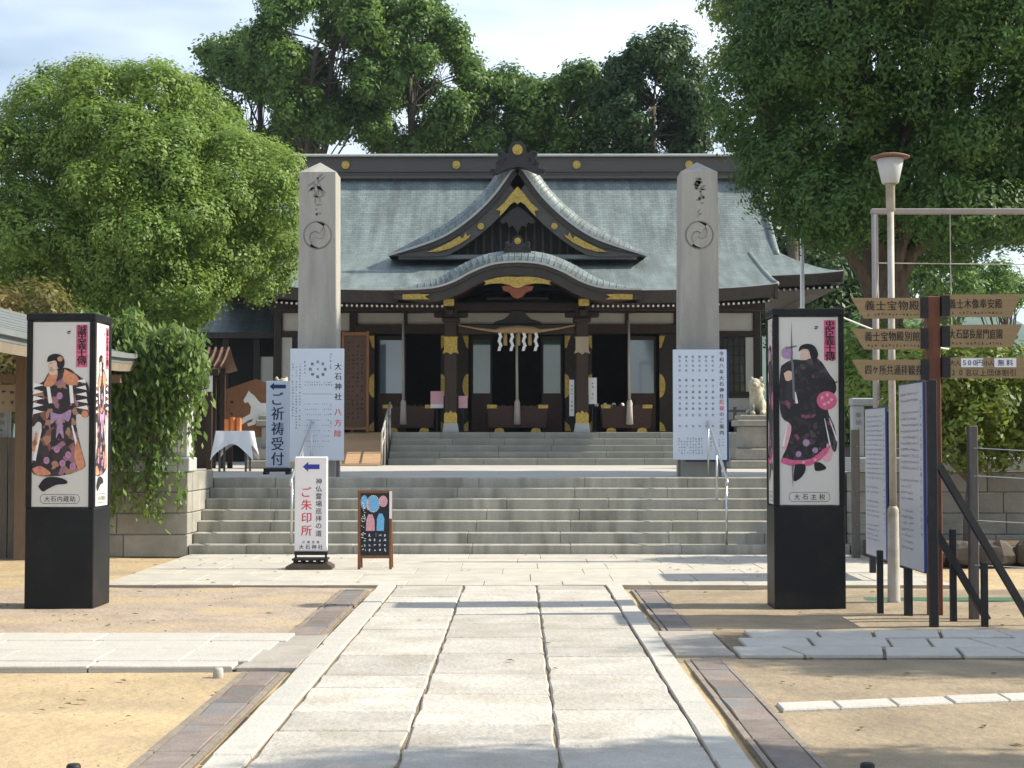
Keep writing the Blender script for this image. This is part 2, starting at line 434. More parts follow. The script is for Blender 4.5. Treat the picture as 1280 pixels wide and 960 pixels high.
# ------------------------------------------------------------------ building helpers
class MB:
    def __init__(s):
        s.v = []; s.f = []

    def add(s, vs, fs):
        o = len(s.v)
        s.v.extend([tuple(p) for p in vs])
        s.f.extend([tuple(i + o for i in f) for f in fs])
        return s

    def box(s, x0, x1, y0, y1, z0, z1, b=0.0):
        if x0 > x1: x0, x1 = x1, x0
        if y0 > y1: y0, y1 = y1, y0
        if z0 > z1: z0, z1 = z1, z0
        if b <= 0:
            vs = [(x, y, z) for z in (z0, z1) for y in (y0, y1) for x in (x0, x1)]
            return s.add(vs, [(0, 2, 3, 1), (4, 5, 7, 6), (0, 1, 5, 4), (2, 6, 7, 3), (0, 4, 6, 2), (1, 3, 7, 5)])
        b = min(b, (x1 - x0) * .45, (y1 - y0) * .45, (z1 - z0) * .45)
        vs = []
        for sx in (0, 1):
            for sy in (0, 1):
                for sz in (0, 1):
                    X, Y, Z = (x0, x1)[sx], (y0, y1)[sy], (z0, z1)[sz]
                    ix, iy, iz = (b, -b)[sx], (b, -b)[sy], (b, -b)[sz]
                    vs += [(X, Y + iy, Z + iz), (X + ix, Y, Z + iz), (X + ix, Y + iy, Z)]
        c = lambda sx, sy, sz, k: (sx * 4 + sy * 2 + sz) * 3 + k
        fs = []
        for q in (0, 1):
            f = [c(q, 0, 0, 0), c(q, 1, 0, 0), c(q, 1, 1, 0), c(q, 0, 1, 0)]; fs.append(f if q else f[::-1])
            f = [c(0, q, 0, 1), c(0, q, 1, 1), c(1, q, 1, 1), c(1, q, 0, 1)]; fs.append(f if q else f[::-1])
            f = [c(0, 0, q, 2), c(1, 0, q, 2), c(1, 1, q, 2), c(0, 1, q, 2)]; fs.append(f if q else f[::-1])
        for a in (0, 1):
            for d in (0, 1):
                f = [c(0, a, d, 1), c(0, a, d, 2), c(1, a, d, 2), c(1, a, d, 1)]; fs.append(f)
                f = [c(a, 0, d, 0), c(a, 0, d, 2), c(a, 1, d, 2), c(a, 1, d, 0)]; fs.append(f)
                f = [c(a, d, 0, 0), c(a, d, 0, 1), c(a, d, 1, 1), c(a, d, 1, 0)]; fs.append(f)
        for a in (0, 1):
            for d in (0, 1):
                for e in (0, 1):
                    fs.append([c(a, d, e, 0), c(a, d, e, 1), c(a, d, e, 2)])
        return s.add(vs, fs)

    def beam(s, p0, p1, w, h, up=(0, 0, 1)):
        p0, p1 = Vector(p0), Vector(p1)
        d = (p1 - p0).normalized()
        u = Vector(up)
        sd = d.cross(u)
        if sd.length < 1e-4:
            sd = Vector((1, 0, 0))
        sd.normalize()
        u = sd.cross(d)
        vs = []
        for p in (p0, p1):
            for a, e in ((-1, -1), (1, -1), (1, 1), (-1, 1)):
                vs.append(p + sd * a * w / 2 + u * e * h / 2)
        return s.add(vs, [(3, 2, 1, 0), (4, 5, 6, 7), (0, 1, 5, 4), (1, 2, 6, 5), (2, 3, 7, 6), (3, 0, 4, 7)])

    def tube(s, pts, rad, n=8, caps=True):
        pts = [Vector(p) for p in pts]
        if not hasattr(rad, '__len__'):
            rad = [rad] * len(pts)
        o = len(s.v)
        ref = None
        for i, p in enumerate(pts):
            d = (pts[min(i + 1, len(pts) - 1)] - pts[max(i - 1, 0)]).normalized()
            if ref is None:
                ref = Vector((1, 0, 0)) if abs(d.x) < .9 else Vector((0, 1, 0))
            a = d.cross(ref).normalized()
            e = d.cross(a).normalized()
            ref = e.cross(d) * -1 if False else ref
            for k in range(n):
                t = 2 * math.pi * k / n
                q = p + (a * math.cos(t) + e * math.sin(t)) * rad[i]
                s.v.append(tuple(q))
        for i in range(len(pts) - 1):
            for k in range(n):
                k2 = (k + 1) % n
                s.f.append((o + i * n + k, o + i * n + k2, o + (i + 1) * n + k2, o + (i + 1) * n + k))
        if caps:
            s.f.append(tuple(o + k for k in range(n))[::-1])
            s.f.append(tuple(o + (len(pts) - 1) * n + k for k in range(n)))
        return s

    def lathe(s, prof, cx, cy, n=20):
        o = len(s.v)
        for r, z in prof:
            for k in range(n):
                t = 2 * math.pi * k / n
                s.v.append((cx + r * math.cos(t), cy + r * math.sin(t), z))
        for i in range(len(prof) - 1):
            for k in range(n):
                k2 = (k + 1) % n
                s.f.append((o + i * n + k, o + i * n + k2, o + (i + 1) * n + k2, o + (i + 1) * n + k))
        s.f.append(tuple(o + k for k in range(n))[::-1])
        s.f.append(tuple(o + (len(prof) - 1) * n + k for k in range(n)))
        return s

    def prism(s, poly, a, b, axis='y'):
        """extrude a 2-D outline between a and b along an axis: y -> (x,z), z -> (x,y), x -> (y,z)"""
        n = len(poly)
        def pt(u, v, w):
            return {'y': (u, w, v), 'z': (u, v, w), 'x': (w, u, v)}[axis]
        vs = [pt(u, v, a) for u, v in poly] + [pt(u, v, b) for u, v in poly]
        fs = [tuple(range(n)), tuple(range(2 * n - 1, n - 1, -1))]
        for i in range(n):
            j = (i + 1) % n
            fs.append((i, i + n, j + n, j))
        return s.add(vs, fs)

    def slab(s, poly, z0, z1, bev=0.008):
        n = len(poly)
        cx = sum(p[0] for p in poly) / n
        cy = sum(p[1] for p in poly) / n
        ins = []
        for x, y in poly:
            d = math.hypot(x - cx, y - cy)
            k = max(0.0, 1 - bev * 1.3 / d)
            ins.append((cx + (x - cx) * k, cy + (y - cy) * k))
        vs = [(x, y, z0) for x, y in poly] + [(x, y, z1 - bev) for x, y in poly] + [(x, y, z1) for x, y in ins]
        fs = []
        for i in range(n):
            j = (i + 1) % n
            fs.append((i, j, n + j, n + i))
            fs.append((n + i, n + j, 2 * n + j, 2 * n + i))
        fs.append(tuple(range(2 * n, 3 * n)))
        return s.add(vs, fs)

    def grid(s, rows, close=False):
        o = len(s.v)
        m = len(rows[0])
        for r in rows:
            s.v.extend([tuple(p) for p in r])
        for i in range(len(rows) - 1):
            for j in range(m - 1):
                s.f.append((o + i * m + j, o + i * m + j + 1, o + (i + 1) * m + j + 1, o + (i + 1) * m + j))
        return s

    def ell(s, c, r, nu=12, nv=8):
        o = len(s.v)
        for i in range(1, nv):
            ph = math.pi * i / nv
            for k in range(nu):
                t = 2 * math.pi * k / nu
                s.v.append((c[0] + r[0] * math.sin(ph) * math.cos(t), c[1] + r[1] * math.sin(ph) * math.sin(t), c[2] + r[2] * math.cos(ph)))
        for i in range(nv - 2):
            for k in range(nu):
                k2 = (k + 1) % nu
                s.f.append((o + i * nu + k, o + (i + 1) * nu + k, o + (i + 1) * nu + k2, o + i * nu + k2))
        a = len(s.v); s.v.append((c[0], c[1], c[2] + r[2]))
        b = len(s.v); s.v.append((c[0], c[1], c[2] - r[2]))
        for k in range(nu):
            k2 = (k + 1) % nu
            s.f.append((a, o + k, o + k2))
            s.f.append((b, o + (nv - 2) * nu + k2, o + (nv - 2) * nu + k))
        return s

    def disc(s, c, r, n=14, h=0.02):
        """short round boss facing -Y"""
        poly = [(c[0] + r * math.cos(2 * math.pi * k / n), c[2] + r * math.sin(2 * math.pi * k / n)) for k in range(n)]
        return s.prism(poly, c[1] - h, c[1], 'y')

    def build(s, name, m, parent=None, smooth=False, world=True, kind=None):
        me = bpy.data.meshes.new(name)
        off = WLOC.get(parent.name, (0, 0, 0)) if (parent is not None and world) else (0, 0, 0)
        vs = [(x - off[0], y - off[1], z - off[2]) for x, y, z in s.v]
        me.from_pydata(vs, [], s.f)
        me.materials.append(m)
        if smooth:
            me.polygons.foreach_set('use_smooth', [True] * len(me.polygons))
        me.update()
        o = bpy.data.objects.new(name, me)
        COL.objects.link(o)
        if parent is not None:
            o.parent = parent
            WLOC[o.name] = off
        else:
            WLOC[o.name] = (0, 0, 0)
        if kind:
            o['kind'] = kind
        return o

WLOC = {}

def thing(name, label, cat, loc=(0, 0, 0), rz=0.0, group=None):
    o = bpy.data.objects.new(name, None)
    o.empty_display_size = 0.2
    COL.objects.link(o)
    o.location = loc
    o.rotation_euler = (0, 0, rz)
    WLOC[o.name] = tuple(loc)
    o['label'] = label
    o['category'] = cat
    if group:
        o['group'] = group
    return o

def tag(o, label, cat, group=None):
    o['label'] = label
    o['category'] = cat
    if group:
        o['group'] = group
    return o

def cr(pts, n=6):
    """Catmull-Rom through 2-D points"""
    out = []
    P = [pts[0]] + list(pts) + [pts[-1]]
    for i in range(1, len(P) - 2):
        p0, p1, p2, p3 = P[i - 1], P[i], P[i + 1], P[i + 2]
        for k in range(n):
            t = k / n
            out.append(tuple(0.5 * ((2 * b) + (-a + c) * t + (2 * a - 5 * b + 4 * c - d) * t * t + (-a + 3 * b - 3 * c + d) * t ** 3)
                             for a, b, c, d in zip(p0, p1, p2, p3)))
    out.append(tuple(pts[-1]))
    return out

def circ(cx, cz, r, n=20, rx=None):
    rx = rx or r
    return [(cx + rx * math.cos(2 * math.pi * k / n), cz + r * math.sin(2 * math.pi * k / n)) for k in range(n)]

# lettering ---------------------------------------------------------
GLY = {}
def glyph(ch, bold=0.0):
    key = (ch, bold)
    if key in GLY:
        return GLY[key]
    cu = bpy.data.curves.new('glyph', 'FONT')
    cu.body = ch
    cu.size = 1.0
    cu.resolution_u = 3
    cu.offset = bold
    cu.align_x = 'CENTER'
    cu.align_y = 'CENTER'
    ob = bpy.data.objects.new('glyph', cu)
    COL.objects.link(ob)
    dg = bpy.context.evaluated_depsgraph_get()
    ev = ob.evaluated_get(dg)
    me = ev.to_mesh()
    vs = [(v.co.x, v.co.y) for v in me.vertices]
    fs = [tuple(p.vertices) for p in me.polygons]
    ev.to_mesh_clear()
    bpy.data.objects.remove(ob)
    bpy.data.curves.remove(cu)
    if vs:
        cx = (min(v[0] for v in vs) + max(v[0] for v in vs)) / 2
        cy = (min(v[1] for v in vs) + max(v[1] for v in vs)) / 2
        vs = [(a - cx, b - cy) for a, b in vs]
    GLY[key] = (vs, fs)
    return GLY[key]

class Ink(MB):
    """flat print on a plane: u to the right, v up, as seen by a reader"""
    def __init__(s, origin, u=(1, 0, 0), v=(0, 0, 1), lift=0.003):
        super().__init__()
        s.U, s.V = Vector(u), Vector(v)
        s.Nn = s.U.cross(s.V)
        s.o = Vector(origin) + s.Nn * lift
    def p(s, a, b):
        return tuple(s.o + s.U * a + s.V * b)
    def ch(s, c, a, b, size, bold=0.0, sx=1.0):
        vs, fs = glyph(c)
        s.add([s.p(a + x * size * sx, b + y * size) for x, y in vs], fs)
        if bold:        # heavier stroke: the same shape printed again a hair to either side
            for q, dx in enumerate((-bold, bold)):
                up_ = s.Nn * (.0003 * (q + 1))
                s.add([tuple(Vector(s.p(a + (x * sx + dx * 2.2) * size, b + y * size)) + up_) for x, y in vs], fs)
    def vert(s, text, a, top, size, step=None, bold=0.0, sx=1.0):
        step = step or size * 1.05
        for i, c in enumerate(text):
            if c != ' ':
                s.ch(c, a, top - step * (i + .5), size, bold, sx)
    def horiz(s, text, left, b, size, step=None, bold=0.0, sx=1.0):
        step = step or size * 1.02
        for i, c in enumerate(text):
            if c != ' ':
                s.ch(c, left + step * (i + .5), b, size, bold, sx)
    def rect(s, a0, a1, b0, b1):
        s.add([s.p(a0, b0), s.p(a1, b0), s.p(a1, b1), s.p(a0, b1)], [(0, 1, 2, 3)])
    def poly(s, pts):
        s.add([s.p(a, b) for a, b in pts], [tuple(range(len(pts)))])
    def specks(s, a0, a1, b0, b1, size, vertical=True, fill=0.8, rng=random):
        """rows of small print too small to read"""
        cell = size * 1.25
        na, nb = max(1, int((a1 - a0) / cell)), max(1, int((b1 - b0) / cell))
        for i in range(na):
            for j in range(nb):
                if rng.random() < fill:
                    a = a0 + (i + .5) * (a1 - a0) / na
                    b = b0 + (j + .5) * (b1 - b0) / nb
                    h = size * rng.uniform(.3, .45)
                    w = size * rng.uniform(.3, .45)
                    t = size * .09
                    for _ in range(rng.randint(2, 4)):
                        if rng.random() < .55:
                            q = b + rng.uniform(-h, h)
                            l0, l1 = a - w * rng.uniform(.3, 1), a + w * rng.uniform(.3, 1)
                            s.rect(l0, l1, q - t, q + t)
                        else:
                            q = a + rng.uniform(-w, w) * .8
                            l0, l1 = b - h * rng.uniform(.2, 1), b + h * rng.uniform(.2, 1)
                            s.rect(q - t, q + t, l0, l1)

# foliage -----------------------------------------------------------
def leaf_object(name, parent, m, P, N, L, Wd, droop=None):
    n = len(P)
    rnd = RNG.normal(size=(n, 3))
    if droop is not None:
        T = droop + 0.35 * rnd
    else:
        T = rnd
    N = N / np.linalg.norm(N, axis=1, keepdims=True)
    T = T - N * np.sum(T * N, axis=1, keepdims=True)
    T /= np.linalg.norm(T, axis=1, keepdims=True) + 1e-9
    B = np.cross(N, T)
    sc = RNG.uniform(0.7, 1.3, size=(n, 1))
    v = np.empty((n, 4, 3), dtype=np.float32)
    v[:, 0] = P - T * L * .5 * sc
    v[:, 1] = P + B * Wd * .5 * sc
    v[:, 2] = P + T * L * .5 * sc
    v[:, 3] = P - B * Wd * .5 * sc
    off = np.array(WLOC.get(parent.name, (0, 0, 0)), dtype=np.float32)
    v -= off
    me = bpy.data.meshes.new(name)
    me.vertices.add(n * 4)
    me.vertices.foreach_set('co', v.reshape(-1))
    me.loops.add(n * 4)
    me.loops.foreach_set('vertex_index', np.arange(n * 4, dtype=np.int32))
    me.polygons.add(n)
    me.polygons.foreach_set('loop_start', np.arange(0, n * 4, 4, dtype=np.int32))
    me.update(calc_edges=True)
    me.materials.append(m)
    o = bpy.data.objects.new(name, me)
    COL.objects.link(o)
    o.parent = parent
    return o

def lobe_leaves(lobes, tuft_density, per_tuft, tuft_r, up=0.45, crown_c=None, cull=0.72, flat=1.0, inner=0.25):
    """leaf positions gathered in small tufts over the surface of overlapping lobes"""
    Ps, Ns = [], []
    C = np.array([l[0] for l in lobes]); Rr = np.array([l[1] for l in lobes])
    cc = C.mean(axis=0) if crown_c is None else np.array(crown_c)
    for i in range(len(lobes)):
        r = Rr[i]
        area = 4 * math.pi * ((r[0] * r[1]) ** 1.6 / 3 + (r[0] * r[2]) ** 1.6 / 3 + (r[1] * r[2]) ** 1.6 / 3) ** (1 / 1.6)
        nt = max(3, int(area * tuft_density))
        d = RNG.normal(size=(nt, 3))
        d /= np.linalg.norm(d, axis=1, keepdims=True)
        rad = np.where(RNG.random(nt) < inner, RNG.uniform(.35, .85, nt), RNG.uniform(.84, 1.06, nt))
        q = C[i] + d * r * rad[:, None]
        keep = np.ones(nt, bool)
        for j in range(len(lobes)):
            if j == i: continue
            e = (q - C[j]) / Rr[j]
            keep &= (np.sum(e * e, axis=1) > cull * cull)
        q, d = q[keep], d[keep]
        k = len(q)
        if k == 0: continue
        g = RNG.normal(size=(k, per_tuft, 3))
        pp = q[:, None, :] + g * np.array([tuft_r, tuft_r, tuft_r * flat])
        nn = d[:, None, :] * 0.85 + g * 0.30 + np.array([0, 0, up]) + RNG.normal(size=(k, per_tuft, 3)) * 0.30
        Ps.append(pp.reshape(-1, 3)); Ns.append(nn.reshape(-1, 3))
    return np.concatenate(Ps), np.concatenate(Ns)

def random_lobes(c, r, n, lr, seed, shell=0.62, squash=0.85, zmin=None):
    rg = np.random.default_rng(seed)
    out = []
    gold = math.pi * (3 - math.sqrt(5))
    for i in range(n):
        zz = 1 - 2 * (i + .5) / n
        rr = math.sqrt(1 - zz * zz)
        t = gold * i + rg.uniform(-.35, .35)
        d = np.array([rr * math.cos(t), rr * math.sin(t), zz])
        k = shell + rg.uniform(-.10, .13)
        p = np.array(c) + d * np.array(r) * k
        if zmin is not None and p[2] < zmin: p[2] = zmin + rg.uniform(0, .3)
        s = rg.uniform(lr[0], lr[1])
        out.append((p, np.array([s, s, s * squash])))
    return out

def billow(c, r, n, lr, seed, shell=0.62, sub=8, sr=(.34, .52), zmin=None, out=.35):
    """cauliflower crown: large lobes, each carrying smaller lobes on its outer side"""
    rg = np.random.default_rng(seed + 1000)
    big = random_lobes(c, r, n, lr, seed, shell, .88, zmin)
    res = []
    for p, s in big:
        d0 = (p - np.array(c)) / np.array(r)
        d0 = d0 / (np.linalg.norm(d0) + 1e-6)
        res.append((p, s * .70))
        k = 0
        while k < sub:
            d = rg.normal(size=3)
            d /= np.linalg.norm(d)
            if np.dot(d, d0) < -.25: continue
            q = p + d * s * rg.uniform(.72, .92)
            t = s[0] * rg.uniform(*sr)
            res.append((q, np.array([t, t, t * .85])))
            k += 1
    return res

def limb(mb, a, b, r0, r1, bow=0.15, n=6, seg=7):
    a, b = Vector(a), Vector(b)
    d = b - a
    pts, rr = [], []
    side = Vector((random.uniform(-1, 1), random.uniform(-1, 1), random.uniform(-.2, .2))) * d.length * bow
    for i in range(seg + 1):
        t = i / seg
        j = Vector((random.uniform(-1, 1), random.uniform(-1, 1), 0)) * r0 * .35 * (0 < i < seg)
        p = a + d * t + side * math.sin(math.pi * t) + j
        p.z += d.length * .06 * math.sin(math.pi * t)
        pts.append(p)
        rr.append(r0 + (r1 - r0) * t ** .8)
    mb.tube(pts, rr, n)
    return pts

def tree(name, label, base, fork, trunk_r, lobes, leafm, dens, per, tr, L, Wd, bark=BARK, group=None, up=0.45,
         limbs=14, cull=0.72, stems=1, inner=0.25, flat=1.0, cat='tree'):
    t = thing(name, label, cat, base, 0, group)
    tm = MB()
    bx, by, bz = base
    tops = []
    for k in range(stems):
        a = 2 * math.pi * k / max(stems, 1) + .4
        o = 0 if stems == 1 else trunk_r * 1.1
        p0 = (bx + o * math.cos(a), by + o * math.sin(a), bz - .15)
        p1 = (fork[0] + o * 2.0 * math.cos(a), fork[1] + o * 2.0 * math.sin(a), fork[2])
        pts = limb(tm, p0, p1, trunk_r, trunk_r * .68, .05, 12, 9)
        tm.tube([Vector(p0), Vector(p0) + Vector((0, 0, .25)), Vector(p0) + Vector((0, 0, .6))], [trunk_r * 1.45, trunk_r * 1.16, trunk_r * 1.0], 12)
        tops.append(pts)
    tm.build('trunk', bark, t, smooth=True)
    lm = MB()
    sel = lobes if len(lobes) <= limbs else [lobes[i] for i in np.linspace(0, len(lobes) - 1, limbs).astype(int)]
    for i, (c, r) in enumerate(sel):
        pts = tops[i % len(tops)]
        s = pts[random.randint(len(pts) // 2, len(pts) - 1)]
        q = limb(lm, s, Vector(c), trunk_r * .32, trunk_r * .07, .10, 6, 6)
        for _ in range(3):
            a = q[random.randint(2, 5)]
            e = Vector(c) + Vector((random.uniform(-1, 1) * r[0], random.uniform(-1, 1) * r[1], random.uniform(-.6, 1) * r[2])) * .8
            limb(lm, a, e, trunk_r * .10, trunk_r * .025, .1, 4, 4)
    lm.build('limb', bark, t, smooth=True)
    P, N = lobe_leaves(lobes, dens, per, tr, up, None, cull, flat, inner)
    leaf_object('crown', t, leafm, P, N, L, Wd)
    return t

# ------------------------------------------------------------------ ground and paving
def sheet(name, x0, x1, y0, y1, z, m):
    mb = MB()
    mb.add([(x0, y0, z), (x1, y0, z), (x1, y1, z), (x0, y1, z)], [(0, 1, 2, 3)])
    return mb.build(name, m, None, kind='structure')

sheet('ground', -1400, 1400, -40, 1650, -0.06, SAND)
# uneven sand of the forecourt, gently rolling a centimetre or two
gm = MB()
nx, ny = 60, 70
rows = []
for j in range(ny + 1):
    y = 3.0 + 19.2 * j / ny
    row = []
    for i in range(nx + 1):
        x = -9 + 18 * i / nx
        h = 0.007 * math.sin(x * 2.1 + 1.3 * math.sin(y * .9)) + 0.007 * math.sin(y * 2.7 + x) + random.uniform(-.003, .003)
        row.append((x, y, -0.047 + h))
    rows.append(row)
gm.grid(rows)
gm.build('forecourt_sand', SAND, None, smooth=True, kind='structure')
rows = []
for j in range(31):
    y = 12.9 + 4.5 * j / 30
    row = []
    for i in range(41):
        x = -9 + 7.1 * i / 40
        row.append((x, y, -0.026 + 0.006 * math.sin(x * 3 + y * 2) + random.uniform(-.003, .003)))
    rows.append(row)
MB().grid(rows).build('gravel_bed', GRAVEL, None, smooth=True, kind='structure')

rows = []
for j in range(41):
    y = 3.0 + 14.3 * j / 40
    row = []
    for i in range(41):
        x = 1.36 + 8.2 * i / 40
        row.append((x, y, -0.034 + 0.007 * math.sin(x * 2.6 + y * 1.7) * math.sin(y * 2.1 - x) + random.uniform(-.003, .003)))
    rows.append(row)
MB().grid(rows).build('brown_sand', SANDR, None, smooth=True, kind='structure')  # sheet of darker, browner sand

def wavy(x0, x1, y0, y1, j=0.008, step=0.22):
    """outline of a hand-cut slab, edges slightly irregular"""
    p = []
    nx_ = max(1, int((x1 - x0) / step)); ny_ = max(1, int((y1 - y0) / step))
    u = lambda: random.uniform(-j, j)
    for k in range(nx_): p.append((x0 + (x1 - x0) * k / nx_ + u(), y0 + u()))
    for k in range(ny_): p.append((x1 + u(), y0 + (y1 - y0) * k / ny_ + u()))
    for k in range(nx_): p.append((x1 - (x1 - x0) * k / nx_ + u(), y1 + u()))
    for k in range(ny_): p.append((x0 + u(), y1 - (y1 - y0) * k / ny_ + u()))
    return p

def piece(name, m, parent, poly, z0, z1, bev=0.008, tilt=0.0):
    mb = MB().slab(poly, z0, z1, bev)
    if tilt:
        a, b = random.uniform(-tilt, tilt), random.uniform(-tilt, tilt)
        cx = sum(p[0] for p in poly) / len(poly); cy = sum(p[1] for p in poly) / len(poly)
        mb.v = [(x, y, z + a * (x - cx) + b * (y - cy)) for x, y, z in mb.v]
    return mb.build(name, m, parent)

# main approach path
path = sheet('path', -1.50, 1.12, 2.0, 17.46, -0.018, JOINT)
cols = [(-1.30, -0.592, 1), (-0.575, 0.195, 2), (0.212, 0.945, 3)]
for x0, x1, sd in cols:
    y = 2.2
    random.seed(40 + sd)
    while y < 17.3:
        ln = random.choice([0.55, 0.75, 0.95, 1.15, 1.35]) * random.uniform(.92, 1.08)
        y1 = min(y + ln, 17.42)
        if 17.42 - y1 < .35: y1 = 17.42
        piece('paving_slab', SLAB, path, wavy(x0, x1, y, y1 - random.choice((.010, .014, .022)), 0.008), -0.05, random.uniform(-.005, .002), 0.010, 0.005)
        y = y1
for x0, x1, sd in ((-1.51, -1.318, 4), (0.962, 1.13, 5)):
    y = 2.0
    random.seed(50 + sd)
    while y < 17.3:
        ln = random.uniform(1.2, 2.0)
        y1 = min(y + ln, 17.44)
        if 17.44 - y1 < .5: y1 = 17.44
        piece('kerb_stone', KERB, path, wavy(x0, x1, y, y1 - 0.008, 0.004, .4), -0.07, random.uniform(.004, .009), 0.010)
        y = y1
random.seed(9)

# apron before the stairs
apron = sheet('apron', -4.55, 4.75, 17.48, 22.28, -0.012, JOINT)
y = 17.49
r = 0
while y < 22.2:
    h = [0.50, 0.92, 0.80, 0.92, 0.80, 0.83][r % 6]
    y1 = min(y + h, 22.28)
    x = -4.55 + (0 if r % 2 else -0.35)
    while x < 4.74:
        w = random.uniform(.85, 1.05)
        xa, xb = max(x, -4.55), min(x + w, 4.75)
        if xb - xa > .12:
            piece('apron_slab', APRON, apron, wavy(xa + .003, xb - .003, y + .003, y1 - .003, 0.002, .6), -0.09, random.uniform(-.003, .002), 0.004)
        x += w
    y = y1
    r += 1

# cross path on the left
left_walk = sheet('side_path', -8.5, -1.96, 11.12, 13.05, -0.02, JOINT)
for r, (ya, yb) in enumerate(((11.12, 11.38), (11.38, 12.02), (12.02, 12.55), (12.55, 13.05))):
    x = -8.5 - 0.3 * r
    while x < -1.96:
        w = random.uniform(.55, 1.0)
        xa, xb = max(x, -8.5), min(x + w, -1.955 + .05 * r)
        if xb - xa > .15:
            piece('paving_slab', KERB, left_walk, wavy(xa + .004, xb - .004, ya + .004, yb - .004, .004, .3), -0.08, random.uniform(0, .01), .007)
        x += w
piece('crossing_slab', CONC, left_walk, wavy(-1.94, -1.53, 11.14, 12.1, .006, .3), -0.08, -0.004)
piece('crossing_slab', CONC, left_walk, wavy(-1.90, -1.53, 12.11, 12.98, .006, .3), -0.08, -0.006)

# cross path on the right: irregular old slabs
right_walk = sheet('side_path_right', 1.62, 6.6, 11.75, 13.35, -0.024, JOINT)
for r, (ya, yb) in enumerate(((11.75, 12.25), (12.25, 12.80), (12.80, 13.32))):
    x = 1.62 + .12 * r
    while x < 6.6:
        w = random.uniform(.30, .62)
        xa, xb = x, min(x + w, 6.6)
        sk = random.uniform(-.10, .12)
        poly = [(xa + .012, ya + .008), (xb - .012, ya + random.uniform(.006, .04)), (xb - .012 + sk, yb - .010), (xa + .012 + (sk0 if x > 2 else 0), yb - random.uniform(.008, .04))]
        piece('paving_slab', KERB, right_walk, poly, -0.08, random.uniform(-.006, .006), .007)
        sk0 = sk
        x += w
    sk0 = 0
piece('crossing_slab', CONC, right_walk, wavy(1.16, 1.60, 11.85, 13.30, .012, .3), -0.08, -0.008)

# stone gutters beside the path
def gutter(name, x0, x1, spans):
    g = sheet(name, x0, x1, spans[0][0], spans[-1][1], -0.052 + .012, JOINT)
    for ya, yb in spans:
        y = ya
        while y < yb - .1:
            ln = random.uniform(.5, .85)
            y1 = min(y + ln, yb)
            piece('gutter_stone', GUTTER, g, wavy(x0 + .055, x1 - .055, y + .004, y1 - .004, .005, .3), -0.08, -0.022 + random.uniform(-.004, .003), .006)
            for xa, xb in ((x0 + .012, x0 + .045), (x1 - .045, x1 - .012)):
                piece('gutter_edge_stone', GUTRAIL, g, wavy(xa, xb, y + .004, y1 - .004, .003, .5), -0.08, -0.024 + random.uniform(-.003, .003), .005)
            y = y1
    return g
gutter('gutter', -1.90, -1.58, ((2.5, 11.05), (13.12, 17.2)))
gutter('gutter_right', 1.20, 1.52, ((2.5, 11.7), (13.45, 17.2)))
# low row of kerb blocks on the right
kb = thing('kerb_row', 'row of white granite kerb blocks laid flush in the sand', 'kerb', (1.6, 9.6, -.05))
for k in range(9):
    xa = 1.56 + k * .36
    ya = 9.47 + k * .085
    p = [(xa, ya), (xa + .352, ya + .083), (xa + .352, ya + .333), (xa, ya + .25)]
    MB().slab(p, -.09, -.016 + random.uniform(-.004, .004), .008).build('kerb_block', KERB, kb)
# small pegs and loose stones on the sand
for x, y, lab in ((-2.02, 10.85, 'short grey metal peg at the corner of the pale slab side path'), (-2.10, 7.62, 'dark peg sunk in the yellow sand before the pale slab side path'), (1.66, 7.66, 'dark peg sunk in the brown sand before the row of kerb blocks')):
    tag(MB().lathe([(.035, -.1), (.035, .02), (.028, .03), (.010, .032)], x, y, 12).build('ground_peg', PGREY if y > 9 else BLACKW, None, smooth=True), lab, 'peg')
pb = MB()
for _ in range(520):
    if random.random() < .5:
        x, y = random.uniform(-5.5, -1.92), random.uniform(7.6, 17.3)
    else:
        x, y = random.uniform(1.55, 5.5), random.uniform(7.6, 17.3)
    if 11.1 < y < 13.4: continue
    q = random.uniform(.003, .010)
    pb.ell((x, y, -.043 if not (x < 0 and y > 12.9) else -.024), (q * random.uniform(.8, 1.7), q * random.uniform(.8, 1.5), q * .7), 6, 4)
pb.build('loose_pebbles', CONC, None, kind='stuff')
fl = MB()
for _ in range(260):
    x, y = random.uniform(-5, 5), random.uniform(7.6, 22)
    if -1.6 < x < 1.5 and random.random() < .85: continue
    a = random.uniform(0, 6.28); l = random.uniform(.02, .045); w = l * .45
    z = -.03 if not (17.5 < y) else .004
    if -1.55 < x < 1.15: z = .006
    c, s_ = math.cos(a), math.sin(a)
    fl.add([(x + c * l, y + s_ * l, z + .004), (x - s_ * w, y + c * w, z + .012), (x - c * l, y - s_ * l, z + .004), (x + s_ * w, y - c * w, z + .010)], [(0, 1, 2, 3)])
fl.build('fallen_leaves', LEAF_T, None, kind='stuff')
sheet('green_mat', 3.3, 8.0, 16.05, 16.42, -0.030, GREENP)

# upper terrace
sheet('terrace', -60, 60, 24.12, 75, 1.015, TERR)

# ------------------------------------------------------------------ main stairs
st = thing('stone_stairs', 'wide grey stone staircase of seven steps rising to the terrace', 'stairs', (0, 22.3, 0))
zs = [0.125 + .149 * k for k in range(7)]
random.seed(21)
for k in range(7):
    y0 = 22.30 + .30 * k
    z1 = zs[k]; z0 = 0.0 if k == 0 else zs[k - 1]
    x = -4.575
    first = True
    while x < 4.6:
        w = random.uniform(1.25, 1.75) * (.6 if first else 1)
        first = False
        xb = min(x + w, 4.62)
        if 4.62 - xb < .4: xb = 4.62
        mb = MB().box(x + .0015, xb - .0015, y0 + random.uniform(0, .006), y0 + (.36 if k < 6 else .5), z0 - .06 if k else -.1, z1 + random.uniform(-.002, .003), .009)
        mb.build('step_block', STEP, st)
        x = xb
    
